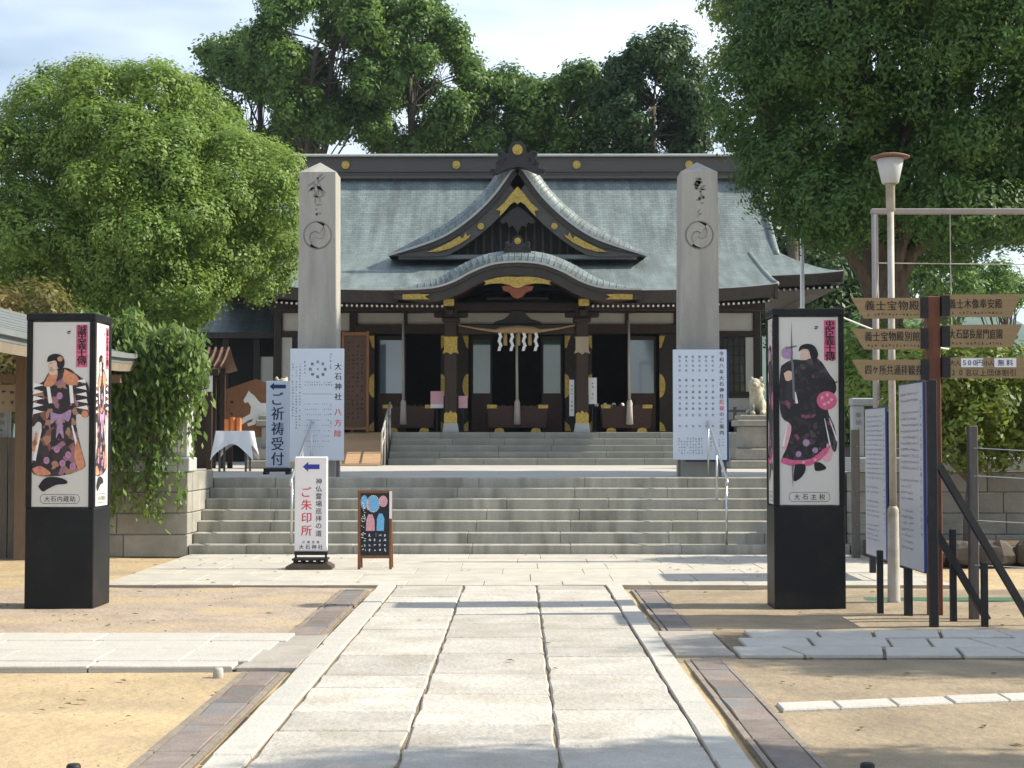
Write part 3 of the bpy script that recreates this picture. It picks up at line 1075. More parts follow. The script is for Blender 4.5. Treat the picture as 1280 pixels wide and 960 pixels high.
# handrails
def handrail(x, lab):
    t = thing('handrail', lab, 'handrail', (x, 22.4, .1))
    up, lo = (x, 24.55, 1.86), (x, 22.42, 1.05)
    MB().tube([(x, 24.95, 1.86), (x, 24.62, 1.865), up, (x, 23.5, 1.455), lo, (x, 22.33, 1.0), (x, 22.33, .94)], .021, 10).build('rail', STEEL, t, smooth=True)
    MB().tube([(x, 22.42, zs[0] - .02), (x, 22.42, 1.05)], .018, 10).build('post', STEEL, t, smooth=True)
    MB().tube([(x, 24.55, 1.0), (x, 24.55, 1.86)], .018, 10).build('post', STEEL, t, smooth=True)
    MB().tube([(x, 23.5, .7), (x, 23.5, 1.455)], .016, 10).build('post', STEEL, t, smooth=True)
handrail(-3.16, 'steel handrail on the stairs beside the white prayer reception sign')
handrail(2.92, 'steel handrail on the stairs beside the board of unlucky years')

# ------------------------------------------------------------------ retaining walls with stone fence
def retaining(name, lab, x0, x1, end, sd):
    t = thing(name, lab, 'wall', ((x0 + x1) / 2, 22.3, 0))
    random.seed(sd)
    zc = [-.05, .27, .565, .86, 1.14]
    MB().box(x0 + .03, x1 - .03, 22.34, 24.1, -.06, 1.13).build('core', WALLST, t)
    for c in range(4):
        x = x0
        k = 0
        while x < x1 - .05:
            w = random.uniform(.75, 1.15)
            xb = min(x + w, x1)
            if x1 - xb < .3: xb = x1
            MB().box(x + .004, xb - .004, 22.30 + random.uniform(0, .01), 22.6, zc[c] + .004, zc[c + 1] - .004, .012).build('wall_block', WALLST, t)
            x = xb
        # end return along the stairs
        if end is not None:
            y = 22.61
            while y < 24.1:
                w = random.uniform(.5, .9)
                yb = min(y + w, 24.12)
                if 24.12 - yb < .2: yb = 24.12
                MB().box(end - .15, end + .004 * (1 if end < 0 else -1) + (.0), y + .004, yb - .004, zc[c] + .004, zc[c + 1] - .004, .012).build('wall_block', WALLST, t)
                y = yb
    x = x0 - (.02 if end == x0 else 0)
    while x < x1:
        xb = min(x + random.uniform(1.4, 1.9), x1 + (.03 if end == x1 else 0))
        if x1 - xb < .4: xb = x1 + (.03 if end == x1 else 0)
        MB().box(x + .003, xb - .003, 22.24, 22.75, 1.145, 1.34, .012).build('coping_stone', FENCEST, t)
        x = xb
    return t
retaining('retaining_wall', 'grey stone block wall beside the stairs, partly covered by the trailing plant', -8.6, -4.585, -4.585, 5)
retaining('retaining_wall', 'grey stone block wall behind the notice boards and young tree', 4.63, 12.5, 4.63, 6)

def stone_fence(lab, x0, x1, ends, sd):
    t = thing('stone_fence', lab, 'fence', ((x0 + x1) / 2, 22.45, 1.34))
    random.seed(sd)
    n = int((x1 - x0) / .36)
    for k in range(n + 1):
        x = x0 + .1 + (x1 - x0 - .2) * k / n
        p = MB().box(x - .085, x + .085, 22.37, 22.53, 1.342, 2.06, .012).build('fence_post', FENCEST, t)
        ink = Ink((x, 22.37, 0), lift=.004)
        ink.vert('奉納', x - x, 1.98, .085, .10)
        ink.specks(-.025, .025, 1.48, 1.76, .055)
        ink.build('inscription', GINK, p, kind='stuff')
    MB().box(x0, x1, 22.355, 22.545, 2.063, 2.17, .014).build('top_rail', FENCEST, t)
    return t
stone_fence('pale granite fence of inscribed posts on the wall behind the lamp post', 4.66, 9.0, None, 1)
stone_fence('pale granite fence of inscribed posts on the wall behind the trailing plant', -8.4, -4.95, None, 2)
ep = thing('end_post', 'thick pale granite end post with an inscribed panel at the stair wall', 'post', (-4.72, 22.48, 1.34))
MB().box(-4.92, -4.59, 22.30, 22.66, 1.342, 2.16, .02).build('shaft', FENCEST, ep)
MB().prism([(-4.92, 2.162), (-4.59, 2.162), (-4.64, 2.25), (-4.755, 2.30), (-4.87, 2.25)], 22.31, 22.65, 'y').build('cap', FENCEST, ep)
ip = MB().prism([(-4.84, 1.42), (-4.67, 1.42), (-4.67, 2.02), (-4.70, 2.07), (-4.81, 2.07), (-4.84, 2.02)], 22.285, 22.31, 'y').build('inscribed_panel', PAPER, ep)
ik = Ink((-4.755, 22.285, 0))
ik.vert('奉献', 0, 2.02, .10, .12)
ik.specks(-.03, .03, 1.46, 1.74, .06)
ik.build('inscription', GINK, ip, kind='stuff')

# ------------------------------------------------------------------ big granite gate pillars with the swirl crest
def pillar(x, lab, lean):
    y = 25.3; z0 = 1.015; zt = 5.80; za = 6.0
    t = thing('granite_pillar', lab, 'pillar', (x, y, z0))
    a, b = .31, .29
    rows = []
    m = MB()
    vs = []
    for zz, h in ((z0, a), (z0 + 2.5, (a + b) / 2 + .004), (zt, b)):
        c = .015
        for dx, dy in ((-h + c, -h), (h - c, -h), (h, -h + c), (h, h - c), (h - c, h), (-h + c, h), (-h, h - c), (-h, -h + c)):
            vs.append((x + dx + random.uniform(-.003, .003), y + dy, zz))
    fs = []
    for i in range(2):
        for k in range(8):
            fs.append((i * 8 + k, i * 8 + (k + 1) % 8, (i + 1) * 8 + (k + 1) % 8, (i + 1) * 8 + k))
    m.add(vs, fs)
    m.build('shaft', PILLAR, t)
    m = MB()
    top = [vs[16 + k] for k in range(8)]
    m.add(top + [(x, y, za)], [(k, (k + 1) % 8, 8) for k in range(8)])
    m.build('pointed_cap', PILLAR, t)
    # swirl crest: two raised commas, thin raised outlines coloured dark as groove shade
    cz = 1.55 + (553 - 293) * 25.0 / 2000
    hz_ = lambda z: .29 + (5.8 - z) / 2.285 * .0145
    front = y - hz_(cz) - .006
    R0 = .215
    rl = MB()
    ring = circ(x, cz, R0 + .012, 40)
    inner = circ(x, cz, R0 - .008, 40)
    for k in range(40):
        j = (k + 1) % 40
        rl.prism([ring[k], ring[j], inner[j], inner[k]], front + .003, front + .02, 'y')
    rl.build('crest_groove_shade', PCARVE, t)
    for rot in (R(75), R(255)):
        hx, hz2 = x + R0 * .50 * math.cos(rot), cz + R0 * .50 * math.sin(rot)
        out_, inn = [], []
        for k in range(26):
            u = k / 25
            th = rot - .35 + u * math.pi * 1.22
            out_.append((x + R0 * .93 * math.cos(th), cz + R0 * .93 * math.sin(th)))
            wd = .80 * (1 - u) ** .9
            inn.append((x + R0 * (.93 - wd) * math.cos(th), cz + R0 * (.93 - wd) * math.sin(th)))
        m_ = MB().prism(out_ + inn[:-1][::-1], front - .010, front + .02, 'y')
        m_.build('crest_comma', PILLAR, t)
        gr = MB()
        lp = out_ + inn[::-1]
        for i in range(len(lp) - 1):
            (xa, qa), (xb, qb) = lp[i], lp[i + 1]
            if math.hypot(xb - xa, qb - qa) < 1e-4: continue
            gr.beam((xa, front + .006, qa), (xb, front + .006, qb), .020, .012, (0, -1, 0))
        gr.build('crest_groove_shade', PCARVE, t)
    # weathered carved characters near the top
    cv = MB()
    rg = random.Random(3 if x < 0 else 4)
    for k in range(4):
        zc = 5.60 - k * .22
        wd = (.12, .085, .06, .03)[k]
        ff = y - hz_(zc) - .003
        for q in range((13, 8, 5, 3)[k]):
            ax, az = x + rg.gauss(0, wd * .42), zc + rg.gauss(0, .05)
            an = rg.choice((0, 0, math.pi / 2, .6, -.7)) + rg.uniform(-.25, .25)
            ln, th = rg.uniform(.25, .75) * wd, rg.uniform(.012, .028) * (1 - .12 * k)
            c_, s_ = math.cos(an), math.sin(an)
            pl = [(-ln, -th * .3), (-ln * .3, -th), (ln * .7, -th * .6), (ln, th * .1), (ln * .4, th * .8), (-ln * .6, th * .7)]
            cv.prism([(ax + u * c_ - v * s_, az + u * s_ + v * c_) for u, v in pl], ff, ff + .02, 'y')
    cv.build('worn_inscription', PCARVE, t, kind='stuff')
    return t
pillar(-3.14, 'tall tapering granite pillar with swirl crest behind the eight directions board', 0)
pillar(2.85, 'tall tapering granite pillar with swirl crest behind the unlucky years board', 0)

# ------------------------------------------------------------------ the shrine hall
hall = thing('shrine_hall', 'shrine worship hall with sweeping green copper roof and gilded gables', 'shrine', (0, 41.3, 1.015))
FL = 1.80
CX = 0.0

def mz(y):      # main roof profile, ridge at y=46 down to eave at 41.5
    v = min(max((46 - y) / 4.5, 0), 1)
    return 5.86 + 3.34 * (1 - v) ** 1.42
def fz(y):      # forward roof over the porch, 43.3 -> 38.2
    v = min(max((43.3 - y) / 5.1, 0), 1)
    return 5.20 + 1.50 * (1 - v) ** 1.12

XV = 6.95
# main front slope and back slope
for sgn, nm in ((1, 'front'), (-1, 'back')):
    rows = []
    for i in range(15):
        v = i / 14
        yy = 46 - 4.5 * v
        half = XV + .05 * v if v < .62 else XV + .05 * v + (v - .62) / .38 * 1.45
        row = []
        for j in range(41):
            s = -1 + 2 * j / 40
            up = .16 * abs(s) ** 6 * max(0, (v - .5) / .5)
            row.append((CX + s * half, yy if sgn > 0 else 92 - yy, mz(yy) + up))
        rows.append(row)
    ro = MB().grid(rows).build('roof_slope', ROOF, hall, smooth=True)
# side skirts
for sx in (-1, 1):
    rows = []
    for i in range(7):
        u = i / 6
        x = sx * (XV + .03 + 1.47 * u)
        v = .62 + .38 * u
        yf = 46 - 4.5 * v
        z = mz(yf)
        row = []
        for j in range(13):
            s = -1 + 2 * j / 12
            row.append((x, 46 + s * (46 - yf), z + .16 * abs(s) ** 6 * u))
        rows.append(row)
    MB().grid(rows).build('side_skirt_roof', ROOF, hall, smooth=True)
    # gable wall above the skirt and rolled verge
    yb = 46 - 4.5 * .62
    g = [(46, mz(46) - .02)] + [(46 - 4.5 * v, mz(46 - 4.5 * v) - .03) for v in (.1, .2, .3, .4, .5, .62)]
    poly = g + [(92 - a, b) for a, b in g[:0:-1]]
    MB().prism(poly, sx * (XV - .45), sx * (XV - .35), 'x').build('gable_wall', DWOOD, hall)
    vr = MB()
    pts = [(sx * (XV + .02 + .05 * v), 46 - 4.5 * v, mz(46 - 4.5 * v) - .02) for v in [k / 12 * .66 for k in range(13)]]
    vr.tube(pts, [.10] * 13, 8)
    vr.build('verge_roll', ROOF, hall, smooth=True)
    pts = [(p[0] - sx * .05, p[1], p[2] - .22) for p in pts]
    vb = MB()
    for a, b in zip(pts[:-1], pts[1:]):
        vb.beam(a, b, .10, .34)
    vb.build('barge_board', FASC, hall)

# forward roof
rows = []
for i in range(13):
    yy = 43.3 - 5.1 * i / 12
    row = []
    for j in range(45):
        s = -1 + 2 * j / 44
        v = i / 12
        row.append((CX + s * (6.28 - .08 * v), yy, fz(yy) + .16 * abs(s) ** 5 * v + .004))
    rows.append(row)
MB().grid(rows).build('porch_roof_slope', ROOF, hall, smooth=True)
for sx in (-1, 1):
    pts = [(sx * (6.28 - .08 * i / 10), 43.3 - 5.1 * i / 10, fz(43.3 - 5.1 * i / 10) + .16 * i / 10 - .02) for i in range(11)]
    MB().tube(pts, .07, 8).build('porch_verge_roll', ROOF, hall, smooth=True)
    vb = MB()
    for a, b in zip(pts[:-1], pts[1:]):
        vb.beam((a[0], a[1], a[2] - .20), (b[0], b[1], b[2] - .20), .08, .34)
    vb.build('porch_barge_board', FASC, hall)

# eave fascias (stacked copper-clad edge)
def eave(xs, y, zf, th, name, back=.5):
    m = MB()
    rows = [[(x, y - .02, zf(x) + .0) for x in xs], [(x, y - .015, zf(x) - .05) for x in xs], [(x, y + .10, zf(x) - th) for x in xs], [(x, y + back, zf(x) - th - .02) for x in xs]]
    m.grid(rows)
    m.build(name, FASC, hall)
    e = MB()
    e.grid([[(x, y - .025, zf(x) + .012) for x in xs], [(x, y - .032, zf(x) - .018) for x in xs]])
    e.build('eave_edge', EDGE, hall)
xsF = [-6.22 + 12.44 * k / 48 for k in range(49)]
zF = lambda x: fz(38.2) + .16 * (abs(x) / 6.2) ** 5
eave([x for x in xsF if x <= -2.7], 38.2, zF, .30, 'porch_eave_fascia')
eave([x for x in xsF if x >= 2.7], 38.2, zF, .30, 'porch_eave_fascia')
xsM = [-8.47 + 16.94 * k / 60 for k in range(61)]
zM = lambda x: mz(41.5) + .16 * (abs(x) / 8.47) ** 6
eave([x for x in xsM if x <= -6.0], 41.5, zM, .30, 'eave_fascia')
eave([x for x in xsM if x >= 6.0], 41.5, zM, .30, 'eave_fascia')
for sx in (-1, 1):
    m = MB()
    ys = [41.5 + 9 * k / 10 for k in range(11)]
    zz = lambda y: mz(41.5) + .16 * (abs(y - 46) / 4.5) ** 6
    m.grid([[(sx * 8.48, y, zz(y)) for y in ys], [(sx * 8.36, y, zz(y) - .30) for y in ys], [(sx * 7.9, y, zz(y) - .32) for y in ys]])
    m.build('eave_fascia', FASC, hall)
# soffits
sof = MB()
sof.grid([[(-6.15, 38.4, 4.93), (6.15, 38.4, 4.93)], [(-6.15, 41.6, 5.45), (6.15, 41.6, 5.45)]])
sof.build('porch_soffit', DWOOD, hall)
for sx in (-1, 1):
    sof = MB()
    sof.grid([[(sx * 6.1, 41.7, 5.52), (sx * 8.3, 41.7, 5.56)], [(sx * 6.1, 50, 5.75), (sx * 8.3, 50, 5.56)]])
    sof.build('soffit', DWOOD, hall)
# rafters with white painted tips
raf = MB(); tip = MB()
x = -6.05
while x < 6.06:
    if abs(x) > 1.75:
        z = 4.83 + .13 * (abs(x) / 6.1) ** 5
        raf.beam((x, 38.47, z), (x, 41.2, z + .5), .055, .075)
        tip.disc((x, 38.468, z), .030, 8, .03)
    x += .121
x = 6.35
while x < 8.4:
    for sx in (-1, 1):
        z = 5.50 + .12 * (x / 8.4) ** 6
        raf.beam((sx * x, 41.78, z), (sx * x, 43.8, z + .25), .06, .08)
        tip.disc((sx * x, 41.778, z), .034, 8, .03)
    x += .155
raf.build('rafters', DWOOD, hall, kind='stuff')
tip.build('white_rafter_tips', WTIP, hall, kind='stuff')

# ridge beam
rb = MB()
rb.box(-7.05, 7.05, 45.72, 46.28, 9.12, 9.22, .02)
rb.box(-7.0, 7.0, 45.80, 46.20, 9.22, 9.76, .02)
rb.box(-7.05, 7.05, 45.74, 46.26, 9.32, 9.36, .01)
ridge = rb.build('ridge_beam', RIDGE, hall)
rc = MB()
rc.prism([(45.66, 9.762), (46.34, 9.762), (46.34, 9.81), (46, 9.89), (45.66, 9.81)], -7.15, 7.15, 'x')
rc.build('ridge_cap', EDGE, ridge)
for x in (-4.95, -1.76, 1.70, 4.93):
    m = MB().disc((x, 45.80, 9.53), .115, 16, .05)
    m.disc((x, 45.75, 9.53), .06, 12, .02)
    m.build('gilt_crest', GOLD, ridge)
# ridge end ornaments
for sx in (-1, 1):
    MB().prism([(45.5, 9.0), (46.5, 9.0), (46.42, 9.7), (46.2, 10.05), (46, 10.15), (45.8, 10.05), (45.58, 9.7)], sx * 7.06, sx * 7.25, 'x').build('ridge_end_ornament', CARVE, hall)

def hafu(curve, y0, yb, roll, rd, rise, name, nrm_taper):
    """curved gable roof: front line, rolled edge, and the surface running back"""
    n = len(curve)
    nr = []
    for i in range(n):
        a, b = curve[max(i - 1, 0)], curve[min(i + 1, n - 1)]
        dx, dz = b[0] - a[0], b[1] - a[1]
        l = math.hypot(dx, dz)
        nr.append((-dz / l, dx / l))
    rows = []
    for k in range(6):
        a = math.pi / 2 * k / 5
        off, dy = roll * math.sin(a), rd * (1 - math.cos(a))
        rows.append([(c[0] + q[0] * off * nrm_taper(c[0]), y0 + dy, c[1] + q[1] * off * nrm_taper(c[0])) for c, q in zip(curve, nr)])
    rows.append([(c[0] + q[0] * roll * nrm_taper(c[0]), yb, c[1] + q[1] * roll * nrm_taper(c[0]) + rise) for c, q in zip(curve, nr)])
    o = MB().grid(rows).build(name, ROOF, hall, smooth=True)
    # scalloped shingle courses standing proud across the rolled edge
    rib = MB()
    acc = 0
    for i in range(1, n - 1):
        acc += math.hypot(curve[i][0] - curve[i - 1][0], curve[i][1] - curve[i - 1][1])
        if acc < .115: continue
        acc = 0
        tp = nrm_taper(curve[i][0])
        if tp < .12: continue
        pts = []
        for k in range(6):
            a = math.pi / 2 * k / 5
            off, dy = roll * math.sin(a), rd * (1 - math.cos(a))
            pts.append((curve[i][0] + nr[i][0] * (off * tp + .002), y0 + dy, curve[i][1] + nr[i][1] * (off * tp + .002)))
        rib.tube(pts, .012, 5, False)
    rib.build('shingle_edges', ROOF, o, kind='stuff')
    return o, nr

def board(curve, nr, y, w0, w1, th, name, m, parent):
    """curved plate hanging below the gable line from offset w0 to w1 (functions of x)"""
    mb = MB()
    top = [(c[0] - q[0] * w0(c[0]), c[1] - q[1] * w0(c[0])) for c, q in zip(curve, nr)]
    bot = [(c[0] - q[0] * w1(c[0]), c[1] - q[1] * w1(c[0])) for c, q in zip(curve, nr)]
    mb.grid([[(a, y + th, b) for a, b in top], [(a, y, b) for a, b in top], [(a, y, b) for a, b in bot], [(a, y + th, b) for a, b in bot]])
    return mb.build(name, m, parent)

# triangular gable (upper)
half = [(0.16, 8.60), (.63, 7.96), (1.18, 7.41), (1.84, 6.94), (2.49, 6.67), (3.36, 6.40)]
rgt = cr([(0.0, 8.72)] + half, 7)
cv = [(-a, b) for a, b in rgt[::-1]][:-1] + rgt
gy = 41.2
taper = lambda x: max(0.0, min(1.0, (3.36 - abs(x)) / 1.3)) ** .7
ch, nr = hafu(cv, gy, 45.6, .30, .42, .10, 'gable_roof', taper)
board(cv, nr, gy - .02, lambda x: -.01, lambda x: .045, .1, 'gable_edge', EDGE, ch)
board(cv, nr, gy + .01, lambda x: .04, lambda x: .18 * min(1, (3.40 - abs(x)) / 1.2 + .05), .12, 'outer_barge_board', FASC, ch)
board(cv, nr, gy + .06, lambda x: .17 * min(1, (3.40 - abs(x)) / 1.2 + .05), lambda x: .50 * min(1, (3.40 - abs(x)) / 1.4 + .02), .10, 'inner_barge_board', RIDGE, ch)
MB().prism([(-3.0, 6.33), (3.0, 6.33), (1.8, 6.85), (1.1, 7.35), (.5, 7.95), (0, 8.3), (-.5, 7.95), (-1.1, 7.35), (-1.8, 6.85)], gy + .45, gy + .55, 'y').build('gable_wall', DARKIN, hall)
lat = MB()
for k in range(-9, 10):
    x = k * .22
    lat.box(x - .03, x + .03, gy + .36, gy + .449, 6.35, 8.2 - abs(x) * .85)
lat.build('gable_lattice', DWOOD, hall)
MB().box(-3.1, 3.1, gy + .15, gy + .42, 6.30, 6.42, .02).build('gable_sill', COPG, hall)
def orn(poly, y, th, name, m, parent, mirror=False):
    o = MB().prism(poly, y - th, y, 'y')
    if mirror:
        o.prism([(-a, b) for a, b in poly[::-1]], y - th, y, 'y')
    return o.build(name, m, parent)
# gilt fittings on the gable
ap = [(0, 8.16), (.16, 7.98), (.34, 7.74), (.55, 7.55), (.44, 7.53), (.47, 7.38), (.33, 7.52), (.18, 7.70), (.07, 7.76), (0, 7.70)]
orn(ap + [(-a, b) for a, b in ap[-2:0:-1]], gy - .02, .05, 'gilt_apex_fitting', GOLD, ch)
MB().disc((0, gy - .07, 7.96), .10, 14, .03).build('gilt_crest', GOLD, ch)
for sx in (-1, 1):
    MB().disc((sx * .95, gy + .055, 7.14), .085, 14, .05).build('gilt_crest', GOLD, ch)
    p = [(1.20, 6.93), (1.26, 6.84), (1.46, 6.70), (1.75, 6.56), (2.05, 6.48), (2.32, 6.47), (2.02, 6.60), (1.75, 6.73), (1.5, 6.88), (1.42, 6.82), (1.34, 6.98), (1.30, 6.88)]
    q = [(sx * a, b) for a, b in p]
    orn(q if sx > 0 else q[::-1], gy + .055, .05, 'gilt_end_fitting', GOLD, ch)
# carved pendant under the apex
pen = [(0, 7.66), (.14, 7.58), (.32, 7.44), (.46, 7.28), (.38, 7.20), (.28, 7.26), (.22, 7.12), (.12, 7.16), (0, 6.98)]
orn(pen + [(-a, b) for a, b in pen[-2:0:-1]], gy + .12, .06, 'carved_pendant', CARVE, ch)
# demon-tile ornaments
def onigawara(cx, y, z, s, name, lab=None):
    hp = [(.0, .98), (.13, .95), (.22, .86), (.26, .74), (.26, .62), (.34, .60), (.40, .68), (.52, .70), (.60, .62), (.58, .52), (.52, .46), (.60, .40), (.66, .28), (.62, .18), (.70, .12), (.80, .14), (.84, .05), (.76, -.02), (.60, .00), (.30, .14), (0, .20)]
    p = [(cx + a * s, z + b * s) for a, b in hp] + [(cx - a * s, z + b * s) for a, b in hp[-2:0:-1]]
    o = MB().prism(p, y - .10, y + .18, 'y').build(name, CARVE, hall)
    cvx = MB()
    for sx in (-1, 1):
        for (a, b, r) in ((.50, .58, .08), (.52, .30, .09), (.72, .06, .07), (.36, .40, .08)):
            pts = []
            for k in range(14):
                th = k / 13 * 5.2
                rr = r * s * (1 - k / 18)
                pts.append((cx + sx * (a * s + rr * math.cos(th)), y - .11, z + b * s + rr * math.sin(th)))
            cvx.tube(pts, .016 * s + .004, 5)
    cvx.build('scroll_carving', CARVE, o, kind='stuff')
    m = MB().disc((cx, y - .10, z + .70 * s), .155 * s, 16, .05)
    m.disc((cx, y - .15, z + .70 * s), .08 * s, 12, .02)
    m.build('gilt_crest', GOLD, o)
    return o
onigawara(0, 40.98, 8.46, .86, 'ridge_ornament')

# undulating gable over the porch steps (lower)
khalf = [(0, 5.84), (.40, 5.815), (.73, 5.745), (1.13, 5.58), (1.48, 5.39), (1.88, 5.25), (2.35, 5.195), (2.93, 5.185)]
kr = cr(khalf, 6)
kc = [(-a, b) for a, b in kr[::-1]][:-1] + kr
ky = 37.72
kt = lambda x: max(0.0, min(1.0, (2.95 - abs(x)) / 1.5)) ** .8
kh, kn = hafu(kc, ky, 41.0, .30, .45, .08, 'undulating_gable_roof', kt)
board(kc, kn, ky - .02, lambda x: -.012, lambda x: .035, .1, 'gable_edge', EDGE, kh)
board(kc, kn, ky + .01, lambda x: .03, lambda x: .12, .2, 'outer_barge_board', FASC, kh)
board(kc, kn, ky + .05, lambda x: .11, lambda x: .34 if abs(x) < 2.2 else .34 - .10 * (abs(x) - 2.2) / .73, .15, 'inner_barge_board', FASC, kh)
# vault lining behind the board
rows = [[(c[0] - q[0] * .33, yy, c[1] - q[1] * .33) for c, q in zip(kc, kn)] for yy in (ky + .1, 39.2, 41.0)]
MB().grid(rows).build('vault_lining', RWOOD, kh, smooth=True)
onigawara(0, 37.98, 5.98, .50, 'ridge_ornament')
gp = [(0, 5.46), (.25, 5.47), (.5, 5.44), (.80, 5.36), (.74, 5.32), (.80, 5.27), (.62, 5.30), (.42, 5.31), (.18, 5.27), (.10, 5.22), (0, 5.20)]
orn(gp + [(-a, b) for a, b in gp[-2:0:-1]], ky + .04, .05, 'gilt_brow_fitting', GOLD, kh)
rp = [(0, 5.22), (.16, 5.27), (.38, 5.24), (.33, 5.14), (.20, 5.10), (.12, 5.0), (0, 4.95)]
orn(rp + [(-a, b) for a, b in rp[-2:0:-1]], ky + .10, .06, 'painted_pendant', REDCARVE, kh)
for sx in (-1, 1):
    q = [(sx * a, b) for a, b in [(2.08, 4.93), (2.72, 4.93), (2.72, 5.05), (2.40, 5.06), (2.08, 5.05), (2.2, 4.99)]]
    orn(q if sx > 0 else q[::-1], ky + .04, .04, 'gilt_end_fitting', GOLD, kh)

# porch columns with gilt cuffs
for x in (-1.64, 1.58):
    c = MB().box(x - .15, x + .15, 39.15, 39.45, FL + .22, 5.0, .025).build('porch_column', MWOOD, hall)
    MB().prism([(x - .20, FL), (x + .20, FL), (x + .165, FL + .22), (x - .165, FL + .22)], 39.12, 39.48, 'y').build('stone_plinth', FENCEST, c)
    sleeve = [(x - .158, FL + .222), (x + .158, FL + .222), (x + .158, FL + .44), (x + .10, FL + .50), (x + .06, FL + .46), (x, FL + .53), (x - .06, FL + .46), (x - .10, FL + .50), (x - .158, FL + .44)]
    MB().prism(sleeve, 39.135, 39.148, 'y').build('gilt_sleeve', GOLD, c)
    z = 3.72
    cuff = [(x - .16, z + .38), (x - .19, z + .42), (x + .19, z + .42), (x + .16, z + .38), (x + .16, z + .1), (x + .20, z), (x + .08, z + .04), (x, z - .02), (x - .08, z + .04), (x - .20, z), (x - .16, z + .1)]
    MB().prism(cuff, 39.13, 39.148, 'y').build('gilt_cuff', BEIGE if x > 0 else GOLD, c)
    br = MB()
    br.box(x - .42, x + .42, 39.2, 39.4, 4.62, 4.76, .03)
    br.box(x - .22, x + .22, 39.1, 39.5, 4.50, 4.62, .03)
    br.box(x - .09, x + .09, 38.6, 39.9, 4.64, 4.78, .03)
    br.build('bracket', DWOOD, c)
    m = MB().box(x - .13, x + .13, 37.98, 38.06, 4.80, 4.98, .02)
    m.disc((x, 37.98, 5.08), .09, 14, .04)
    m.build('gilt_beam_cap', GOLD, c)
    MB().box(x - .11, x + .11, 38.06, 39.3, 4.82, 5.14, .02).build('bracket_arm', DWOOD, c)
MB().box(-1.48, 1.42, 39.2, 39.4, 4.21, 4.46, .03).build('rainbow_beam', MWOOD, hall)
MB().box(-6.1, 6.1, 39.18, 39.42, 4.79, 4.99, .02).build('eave_beam', DWOOD, hall)
fr = [(0, 4.78), (.16, 4.76), (.24, 4.66), (.34, 4.58), (.55, 4.52), (.60, 4.47), (-.60, 4.47), (-.55, 4.52), (-.34, 4.58), (-.24, 4.66), (-.16, 4.76)]
MB().prism(fr, 39.24, 39.36, 'y').build('frog_leg_strut', CARVE, hall)
MB().beam((-.75, 38.6, 5.02), (.75, 38.6, 5.02), .1, .06).build('tie_beam', MWOOD, hall)

# body: platform, walls, interior
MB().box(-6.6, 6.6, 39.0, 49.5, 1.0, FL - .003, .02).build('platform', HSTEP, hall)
WY = 41.3
for x0, x1, y0, y1 in ((-6.35, -6.15, WY + .2, 49.2), (6.15, 6.35, WY + .2, 49.2), (-6.35, 6.35, 49.2, 49.4)):
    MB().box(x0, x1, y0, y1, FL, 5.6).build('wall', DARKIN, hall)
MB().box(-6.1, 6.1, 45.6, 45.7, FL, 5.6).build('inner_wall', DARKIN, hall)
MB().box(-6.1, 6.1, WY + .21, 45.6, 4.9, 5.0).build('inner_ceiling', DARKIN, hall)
MB().box(-6.4, 6.4, WY + .02, WY + .18, 4.90, 5.55).build('upper_beam', DWOOD, hall)
# white plaster frieze panels between short posts
fx = [-6.2, -4.25, -2.9, -1.62, 0.0, 1.58, 2.83, 4.15, 6.2]
for a, b in zip(fx[:-1], fx[1:]):
    lo = 4.43 if abs(a + b) / 2 > 4.2 else 4.60
    MB().box(a + .05, b - .05, WY + .09, WY + .13, lo, 4.899).build('plaster_panel', PLAST, hall)
for x in fx:
    MB().box(x - .045 - (.06 if abs(x) > 3.5 else 0), x + .045 + (.06 if abs(x) > 3.5 else 0), WY + .03, WY + .17, 4.37, 4.898).build('frieze_post', DWOOD, hall)
MB().box(-4.2, 4.1, WY - .02, WY + .16, 4.36, 4.597, .01).build('lintel', MWOOD, hall)
for x0, x1 in ((-6.3, -4.2), (4.1, 6.3)):
    MB().box(x0, x1, WY + .02, WY + .16, 4.27, 4.428, .01).build('lintel', DWOOD, hall)
# main posts / folded door leaves with gilt fittings
def halfoval(x, sx, zc, rz, rx):
    p = [(x + sx * rx * math.sin(math.pi * k / 12), zc + rz * math.cos(math.pi * k / 12)) for k in range(13)]
    return p if sx < 0 else p[::-1]
for x0, x1, edges in ((-4.22, -3.70, (1,)), (-1.98, -1.27, (-1, 1)), (1.22, 1.92, (-1, 1)), (3.66, 4.16, (-1,))):
    d = MB().box(x0, x1, WY - .05, WY + .10, FL, 4.36, .01).build('door_leaf', DWOOD, hall)
    for e in edges:
        x = x1 if e > 0 else x0
        MB().prism(halfoval(x, -e, 3.01, .31, .15), WY - .062, WY - .051, 'y').build('gilt_door_boss', GOLD, d)
        MB().prism([(x, 4.3), (x - e * .15, 4.3), (x - e * .10, 4.15), (x - e * .05, 4.0), (x, 3.97)], WY - .062, WY - .051, 'y').build('gilt_door_corner', GOLD, d)
        MB().prism([(x, FL + .04), (x - e * .16, FL + .04), (x - e * .11, FL + .2), (x, FL + .3)], WY - .062, WY - .051, 'y').build('gilt_door_corner', GOLD, d)
